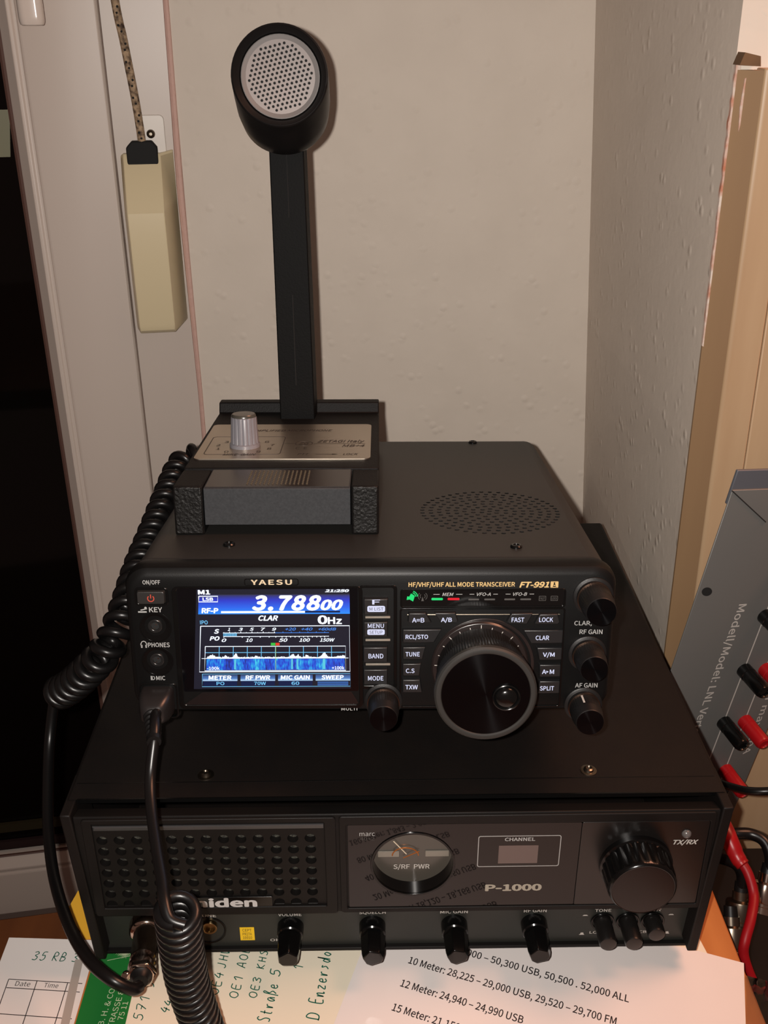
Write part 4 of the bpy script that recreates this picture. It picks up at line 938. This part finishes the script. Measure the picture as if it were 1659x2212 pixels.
c2 = cordset('coiled_hand_microphone_cord', 'black coiled cord hanging from the transceiver in front of the old radio', ax2, 7.2, 2.5, 31, lead2, 2.5, M_cord, [(-66, -100, 14), (-60, -112, 9), (-52, -130, 3.4), (-44, -170, 3.4), (-60, -240, 3.4), (-110, -300, 3.4), (-160, -420, 3.4)])
mb = MB()
def yw(x, y, z): return (YM @ Vector((x*.001, y*.001, z*.001)))*1000
def plugsec(y, w_, z0_, z1_, r): return [yw(u, y, v) for u, v in rr(-102.0-w_, -102.0+w_, z0_, z1_, r, 4)]
mb.loft([plugsec(1.5, 7.6, 1.0, 14.6, 2), plugsec(-4, 7.6, .6, 14.4, 2), plugsec(-9, 7.2, .4, 13.6, 3), plugsec(-13, 5.6, 1.4, 11.5, 3), plugsec(-15.5, 3.6, 2.6, 9.6, 2.6)])
mp_ = mb.build('modular_plug', mat('moulded_plug', (26, 24, 24), rough=.32), c2, ang=50)
mb = MB(); pr_ = []
p0 = Vector(yw(-102, -14, 6.2)); p1 = Vector((-110.6, -8.5, 164.4)); 
for i in range(25):
    t = i/24; pr_.append((t*(p1-p0).length*1.08, (4.2 - 1.0*t) - (.7 if (i % 4 in (2, 3) and i < 20) else 0)))
mb.lathe(pr_, p0, p1-p0, seg=24); mb.build('strain_relief', M_rubber, mp_)

# ------------------------------------------------------------------ papers on the desk
GLYPH = {
 '0': [[(.5, 0), (.1, .25), (.1, .75), (.5, 1), (.9, .75), (.9, .25), (.5, 0)]], '1': [[(.2, .7), (.65, 1), (.6, 0)]], '2': [[(.1, .8), (.5, 1), (.85, .75), (.1, 0), (.9, .03)]],
 '3': [[(.1, .9), (.55, 1), (.8, .78), (.35, .55), (.8, .35), (.6, .03), (.05, .08)]], '4': [[(.55, 1), (.1, .4), (.9, .45)], [(.75, .75), (.6, 0)]], '5': [[(.9, 1), (.35, .97), (.25, .58), (.65, .6), (.8, .25), (.45, 0), (.05, .1)]],
 '6': [[(.75, 1), (.25, .55), (.15, .2), (.5, 0), (.8, .22), (.55, .45), (.2, .3)]], '7': [[(.1, .95), (.9, 1), (.4, 0)], [(.25, .5), (.8, .52)]], '9': [[(.8, .75), (.45, 1), (.2, .75), (.5, .5), (.85, .8), (.7, .2), (.3, 0)]],
 'A': [[(0, 0), (.35, .9), (.6, 1), (.8, 0)], [(.15, .38), (.8, .4)]], 'B': [[(.15, 0), (.2, 1), (.7, .9), (.65, .6), (.2, .52), (.85, .4), (.75, .08), (.15, 0)]], 'E': [[(.85, 1), (.2, .97), (.15, .03), (.85, 0)], [(.18, .52), (.75, .55)]],
 'H': [[(.15, 0), (.2, 1)], [(.8, 0), (.85, 1)], [(.18, .5), (.82, .53)]], 'J': [[(.75, 1), (.7, .2), (.4, 0), (.1, .12)]], 'W': [[(0, 1), (.2, 0), (.5, .7), (.7, 0), (1, 1)]], 'K': [[(.15, 0), (.2, 1)], [(.85, 1), (.2, .45), (.85, 0)]],
 'M': [[(.05, 0), (.15, 1), (.5, .4), (.85, 1), (.95, 0)]], 'O': [[(.5, 0), (.1, .3), (.15, .8), (.55, 1), (.9, .75), (.85, .2), (.5, 0)]], 'R': [[(.15, 0), (.2, 1), (.75, .9), (.7, .6), (.2, .5), (.9, 0)]], 'S': [[(.85, .9), (.5, 1), (.2, .78), (.7, .4), (.6, .05), (.1, .08)]],
 'D': [[(.15, 0), (.2, 1), (.75, .85), (.85, .4), (.6, .05), (.0, .05)]], 'F': [[(.15, 0), (.2, 1), (.85, .97)], [(.18, .5), (.7, .53)]],
 'a': [[(.75, .5), (.4, .55), (.15, .25), (.4, 0), (.75, .45), (.85, .02)]], 'd': [[(.7, .4), (.35, .5), (.15, .2), (.45, 0), (.75, .5), (.85, 1), (.8, 0)]], 'e': [[(.15, .25), (.7, .32), (.6, .52), (.25, .45), (.15, .15), (.45, 0), (.85, .12)]],
 'f': [[(.8, .95), (.5, 1), (.45, 0), (.3, -.35)], [(.2, .5), (.75, .52)]], 'g': [[(.75, .5), (.3, .5), (.2, .15), (.6, .1), (.75, .5), (.75, -.3), (.3, -.4)]], 'n': [[(.1, .5), (.15, 0), (.3, .4), (.6, .5), (.7, 0), (.95, .08)]], 'o': [[(.5, 0), (.15, .2), (.4, .5), (.75, .35), (.5, 0)]],
 'r': [[(.15, .5), (.25, 0), (.4, .42), (.8, .5)]], 's': [[(.75, .48), (.35, .5), (.6, .22), (.15, .02)]], 't': [[(.5, .9), (.4, .1), (.7, 0)], [(.2, .55), (.8, .57)]], 'z': [[(.15, .5), (.75, .48), (.2, .02), (.85, .02)]], 'ß': [[(.1, -.2), (.3, .9), (.65, .95), (.4, .55), (.8, .3), (.4, 0)]], 'u': [[(.1, .5), (.2, .05), (.6, .1), (.7, .5), (.75, 0)]]}
def smooth2(P, n=5):
    if len(P) < 3: return P
    return [(p.x, p.y) for p in spline([Vector((a, b, 0)) for a, b in P], n)]
def handwrite(mb, txt, o, right, upv, cw, chh, wd=.55, n=.25):
    fr = Fr((o[0], o[1], n), (right[0], right[1], 0), (upv[0], upv[1], 0), (0, 0, 1)); x = 0
    for c in txt:
        if c == ' ': x += cw*.6; continue
        for st_ in GLYPH[c]:
            mb.stroke(smooth2([(x + (a + .12*b)*cw*.78, b*chh) for a, b in st_]), wd, fr, 0)
        x += cw
    return mb
PT = .25
def sheet(name, poly, z, m, label, cat='paper', grp=None):
    o = MB().prism(poly, XY(z), 0, PT).build(name, m, None, smooth=False)
    o.data.transform(Matrix.Translation((0, 0, 0))); tag(o, label, cat, grp); return o
# underneath first
cr = sheet('cream_sheet', [(169.0, 8), (164.5, 40), (60, 40), (60, -60), (175, -60)], .02, M_cream, 'cream sheet of paper peeking out beside the right foot of the old radio')
ye = sheet('yellow_card', [(-187, 45.5), (-184.4, 60), (-150, 76), (-140, 30), (-171.4, 25.2)], .02, M_yellow, 'yellow card under the left side of the old radio', 'card')
# log sheet: ruled table, pen note
lg = thing('log_sheet', 'printed log sheet with Date and Time columns at the left edge of the desk', 'paper')
MB().prism([(-214, 27.2), (-164.5, 24.6), (-163.5, -190), (-212, -190)], XY(.02), 0, PT).build('log_paper', M_paper, lg, smooth=False)
G = XY(.3); mb = MB()
for a, b_ in (((-205.6, .2), (-166, -3.2)), ((-205.2, -5.0), (-166, -8.4)), ((-204.6, -20.4), (-166, -24)), ((-204.2, -36), (-166, -39.5)), ((-203.8, -52), (-166, -55)), ((-205.6, .2), (-203.4, -180)), ((-190.3, -1.2), (-188.6, -180)), ((-173.8, -2.8), (-174.4, -180))): mb.stroke([a, b_], .45, G, 0)
FD = Fr((0, 0, .3), (.997, -.075, 0), (.02, 1, 0), (0, 0, 1))
for t, px0, py0, w_ in (('Date', -201.2, -4.0, 8.0), ('Time', -185.8, -5.2, 7.6)):
    f2 = Fr((px0, py0, .3), (.997, -.075, 0), (.03, 1, 0), (0, 0, 1)); mb.text(t, (0, 0, w_, 2.9), f2, n=.02)
mb.build('table_print', M_toner, lg, smooth=False)
mb = MB(); handwrite(mb, '35 RB 34', (-197.4, 12.2), (.998, -.07), (.05, 1), 4.2, 5.4, .5, .3); mb.build('pen_note', M_pen, lg, smooth=False)
MB().prism([(-173.6, 12), (-169.2, 12), (-164.2, -60), (-168.6, -60)], XY(.29), 0, .08).build('tape_strip', M_tape, lg, smooth=False)
# hand-written note sheet
hs = thing('note_sheet', 'cream note sheet with green handwriting running sideways under the coiled cord', 'paper')
MB().prism([(-140, 40), (30, 40), (30, -190), (-138, -190)], XY(.31), 0, PT).build('note_paper', M_cream, hs, smooth=False)
mb = MB(); U = (.12, .993); V = (-.993, .12); zz = .6
handwrite(mb, 'OE4', (-93.6, -11.8), U, V, 5.0, 5.0, .55, zz); handwrite(mb, 'JHW', (-92.0, 4.4), U, V, 4.8, 4.8, .55, zz)
handwrite(mb, 'OE1', (-83.2, -14), U, V, 5.0, 4.6, .55, zz); handwrite(mb, 'AOB', (-81.2, 4.8), U, V, 4.6, 4.6, .55, zz); handwrite(mb, 'OE3', (-73.4, -14), U, V, 4.6, 4.2, .55, zz); handwrite(mb, 'KHS', (-71.2, 3.6), U, V, 4.4, 4.2, .55, zz)
handwrite(mb, 'Straße', (-65.4, -28), U, V, 3.9, 6.6, .6, zz); handwrite(mb, '5', (-62.5, -1.2), U, V, 6.0, 5.4, .6, zz); handwrite(mb, 'D', (-40.5, -27.4), U, V, 5.5, 6.4, .65, zz); handwrite(mb, 'Enzersdorf', (-39.2, -18.0), U, V, 4.2, 7.0, .65, zz)
handwrite(mb, '446', (-117.6, -22), (.28, .96), (-.96, .28), 4.0, 5.0, .55, zz); handwrite(mb, '571 9', (-130.2, -26), U, V, 5.2, 5.0, .5, zz); handwrite(mb, '1', (-50.5, 3), U, V, 4, 5, .55, zz)
mb.build('pen_writing', M_pen, hs, smooth=False)
# green printed card
gc = thing('green_card', 'green printed card with pale sideways lettering beside the metal plug', 'card')
MB().prism([(-163.2, 34), (-138.4, 30), (-137.4, -150), (-163.4, -150)], XY(.6), 0, .3).build('card', M_green, gc, smooth=False)
mb = MB(); U3 = (.06, .998, 0); V3 = (-.998, .06, 0)
for t, o, ln, hh in (('LSCHAFT M. B. H. & CO', (-150.6, -56), 49, 3.0), ('LANDERSTRASSE 8', (-145.2, -51), 42.5, 3.0), ('75 11', (-139.8, -25.6), 10.5, 2.8)):
    mb.text(t, (0, 0, ln, hh), Fr((*o, .95), U3, V3, (0, 0, 1)), n=0, bold=-.02)
mb.stroke([(-156, 10.5), (-144, 13.4)], .3, XY(.95), 0)
cx, cy = -147.5, 18.2
for i in range(19):
    a = math.radians(200 + i*9); r0_, r1_ = 2.8, 5.6 + 1.6*random.random()
    mb.flat([(cx + r0_*math.cos(a-.13), cy + r0_*math.sin(a-.13)), (cx + r1_*math.cos(a), cy + r1_*math.sin(a)), (cx + r0_*math.cos(a+.13), cy + r0_*math.sin(a+.13))], XY(.95), .01)
mb.flat([(cx + 3.2*math.cos(a), cy + 3.2*math.sin(a)) for a in [2*PI*i/18 for i in range(18)]], XY(.95), .02)
mb.build('card_print', M_palegreen, gc, smooth=False)
# frequency list in a clear sleeve
fl_ = thing('frequency_list', 'white printed list of shortwave bands in a clear sleeve in front of the old radio', 'paper')
RA = math.radians(-17.5); ca, sa = math.cos(RA), math.sin(RA)
TRc = (186.2, 3.2)
def fs(u, v): return (TRc[0] + u*ca - v*sa, TRc[1] + u*sa + v*ca)
MB().prism([fs(-199, -262), fs(.5, -262), fs(0, 0), fs(-24, 1.2), fs(-199, 0)], XY(.64), 0, PT).build('list_paper', M_sleeve, fl_, smooth=False)
mb = MB(); TA = math.radians(-20.6); tu = (math.cos(TA), math.sin(TA), 0); tv = (-math.sin(TA), math.cos(TA), 0)
lines = ['6 Meter: 50,000 – 50,300 USB, 50,500 . 52,000 ALL', '10 Meter: 28,225 – 29,000 USB, 29,520 – 29,700 FM', '12 Meter: 24,940 – 24,990 USB', '15 Meter: 21,151 – 21,450 USB', '17 Meter: 18,120 – 18,168 USB', '20 Meter: 14,125 – 14,350 USB', '40 Meter: 7,060 – 7,200 LSB', '80 Meter: 3,600 – 3,800 LSB', '160 Meter: 1,843 – 2,000 LSB']
for i, t in enumerate(lines):
    o = (5.9 - 4.75*(i-1), 6.0 - 14.25*(i-1)); L = 2.25*len(t) if i else 2.32*len(t)
    if i == 0: o = (12.2, 20.0)
    mb.text(t, (0, -.9 if ',' in t else 0, L, 4.6), Fr((o[0], o[1], .93), tu, tv, (0, 0, 1)), n=0, bold=.13)
mb.build('list_print', M_toner, fl_, smooth=False)
# crinkle highlight of the clear sleeve beyond the sheet
mb = MB(); g_ = 7
V_ = [[mb.bm.verts.new((*fs(.5 + 11*i/g_, -8 - 60*j/14), .9 + .5*math.sin(i*1.7+j*.9)*(.3 + random.random()*.5))) for i in range(g_+1)] for j in range(15)]
for j in range(14):
    for i in range(g_): mb.bm.faces.new((V_[j][i], V_[j][i+1], V_[j+1][i+1], V_[j+1][i]))
mb.build('sleeve_margin', mat('clear_film', (255, 255, 255), rough=.04, trans=1.0), fl_)

# ------------------------------------------------------------------ power distributor leaning beside the wooden casing
bu = Vector((0.95856, 0.26696, -0.09951)); bv = Vector((0.12285, -0.07216, 0.9898)); bn = Vector((0.25706, -0.961, -0.10197))
BO = CAM_P + (Vector((.2159, .1384, .0959)) - CAM_P)*1.0323
PD = thing('power_distributor', 'grey sheet metal power distributor with red and black terminals leaning right of the radios', 'power distributor', M=frame(BO, bu, bv, bn))
BF = Fr((0, 0, 0), (1, 0, 0), (0, 1, 0), (0, 0, 1))
mb = MB()
mb.loft([[BF.p(u, v, nn) for u, v in P] for P, nn in ((rr(-42, 38, -146, 128), -14), (rr(-46.6, 40.6, -146, 128), -8.5), (rr(-23.5, 40.4, -146, 111), 0))])
mb.build('housing', M_boxgrey, PD, bevel=.6)
MB().prism(rr(-46, 40, 118, 140), BF, -11.5, -9.5).build('rear_plate', M_boxtop, PD, bevel=.5)
mb = MB(); mb.tube([(-46.2, 127.6, -8.4), (-23.3, 111, 0.1)], .35, 6); mb.build('fold_gap', M_hole, PD)
mb = MB(); mb.lathe([(0, 3.0), (.4, 3.0)], (-41.5, 59, -6.4), (-.35, 0, 1), seg=20); mb.build('mounting_hole', M_hole, PD)
mb = MB()
mb.stroke([(1.5, 106), (1.5, -140)], .9, BF, .12); mb.build('printed_line', M_printw, PD); mb = MB(); mb.stroke([(18, 106), (18, -140)], .9, BF, .12); mb.build('printed_line', M_printw, PD); mb = MB()
mb.text('Modell/Model: LNL Verteiler', (0, 0, 119, 5.8), Fr((-21.2, 52.5, 0), (0, -1, 0), (1, 0, 0), (0, 0, 1)), n=.12, bold=.12)
mb.build('printed_lettering', M_printw, PD); mb = MB()
mb.text('Verteiler max. 20A', (0, 0, 88, 5.4), Fr((27.6, 11, 0), (0, -1, 0), (1, 0, 0), (0, 0, 1)), n=.12, bold=.12)
mb.build('printed_lettering', M_printw, PD)
def post(u, v, m, wire=False):
    mb = MB(); mb.lathe([(0, 5.1), (5.6, 5.1), (5.9, 4.7), (6.7, 4.7), (7.0, 5.0), (20.6, 4.9), (22.2, 4.3), (22.8, 3.0), (21.8, 2.6)], (u, v, 0), (0, 0, 1), seg=28); p = mb.build('terminal', m, PD, label=('red terminal' if m == M_red else 'black terminal'))
    return p
for v in (85, 42.2, -.4, -44.7, -88, -131):
    post(1.5, v, M_gloss)
for v in (85, 42.4, -1.4, -45.5, -90, -133): post(18, v, M_red)

# ------------------------------------------------------------------ cables and connectors beyond the right edge of the desk
def cable(name, label, pts, r, m, cat='cable'):
    return tag(MB().tube(spline(pts, 10), r, 16).build(name, m), label, cat, 'black cables in the gap beside the desk' if name == 'black_cable' else None)
rc = thing('red_cable', 'red cable with a moulded plug sleeve hanging past the right edge of the desk', 'cable')
MB().tube(spline([(202.8, 69.2, 11.1), (207.2, 61.2, 6.3), (208.7, 51.5, -1.9), (203.2, 38.5, -6), (198.1, 29.8, -12.5), (197, 26.3, -19.6), (200, 21.7, -29), (205.7, 15.8, -40.8), (211, 10, -56), (214, 6, -90), (214, 6, -160)], 10), 2.9, 16).build('lead', M_redcab, rc)
mb = MB(); pp = [Vector((196.5, 92, 23)), Vector((199.2, 78.4, 18.6)), Vector((202.8, 69.2, 11.1)), Vector((205.6, 64.5, 8.4))]; mb.tube(spline(pp, 6), [5.2]*7 + [5.0]*4 + [4.6]*4 + [4.2]*3 + [3.2], 14); mb.build('plug_sleeve', M_red, rc)
cable('black_cable', 'thick black coaxial cable arching above the bright connector right of the desk', [(196, 104, -4), (208, 95, 4), (220, 93.5, 5), (227, 88, 4), (229, 80, -2), (227, 76, -10)], 3.6, M_cord)
cable('black_cable', 'short black cable curving into the dull connector just right of the desk', [(190, 96, -14), (201, 88, -9), (208, 80, -6), (212, 77, -12), (212, 74, -22)], 3.4, M_cord)
cable('thin_black_cable', 'thin shiny black cable leaving the lowest red terminal toward the right', [(186, 108, 44), (193, 92, 48), (198, 80, 54), (203, 71, 59.5), (212, 66.7, 63), (226, 67, 64.5), (250, 70, 62), (270, 78, 40)], 2.3, M_cord)
def coax(label, o, d, m=M_chrome):
    t = thing('coaxial_connector', label, 'connector', group='coaxial connectors in the gap beside the desk'); mb = MB(); mb.lathe([(0, 5.0), (5, 5.0), (5.4, 6.2), (6, 8.2), (7, 8.6), (16, 8.6), (17, 8.2), (17.5, 7.2), (19, 7.2), (19.4, 8.6), (23, 8.6), (23.4, 7)], o, d, seg=72, knurl=36, kamp=.4, krange=(4, 5)); mb.build('connector_shell', m, t, ang=50)
    mb = MB(); mb.lathe([(0, 4.2), (-6, 3.9)], o, d, seg=20); mb.build('cable_boot', M_rubber, t); return t
coax('bright screw connector under the arching black cable right of the desk', (227, 76, -10), (-.25, -.55, -.8))
coax('dull screw connector left of the bright one in the dark gap', (212, 74, -22), (-.1, -.5, -.86), M_dim)
coax('dim screw connector lowest and nearest the desk edge in the dark gap', (203, 62, -30), (-.05, -.65, -.76), M_dim)
sw = thing('coax_switch_box', 'black coaxial switch box in the dark gap right of the desk', 'switch box')
MB().box(189, 330, 20, 150, -220, -62).build('housing', mat('black_box_paint', (12, 11, 11), rough=.5, spec=.25), sw, bevel=2)
mb = MB(); mb.text('antenna', (196, -78, 212, -74), XZ(19.9), n=.1); mb.build('printed_lettering', M_printd, sw)
cable('black_cable', 'heavy black cable dropping past the switch box at the right edge', [(236, 60, -57.5), (236, 20, -57), (234, 4, -62), (233, -2, -90), (233, -4, -220)], 4.2, M_cord)
cable('red_wire', 'thin dark red wire crossing low in the gap right of the desk', [(196, 14, -60), (222, 12, -64), (246, 10, -70), (270, 8, -84)], 2.2, M_redcab)
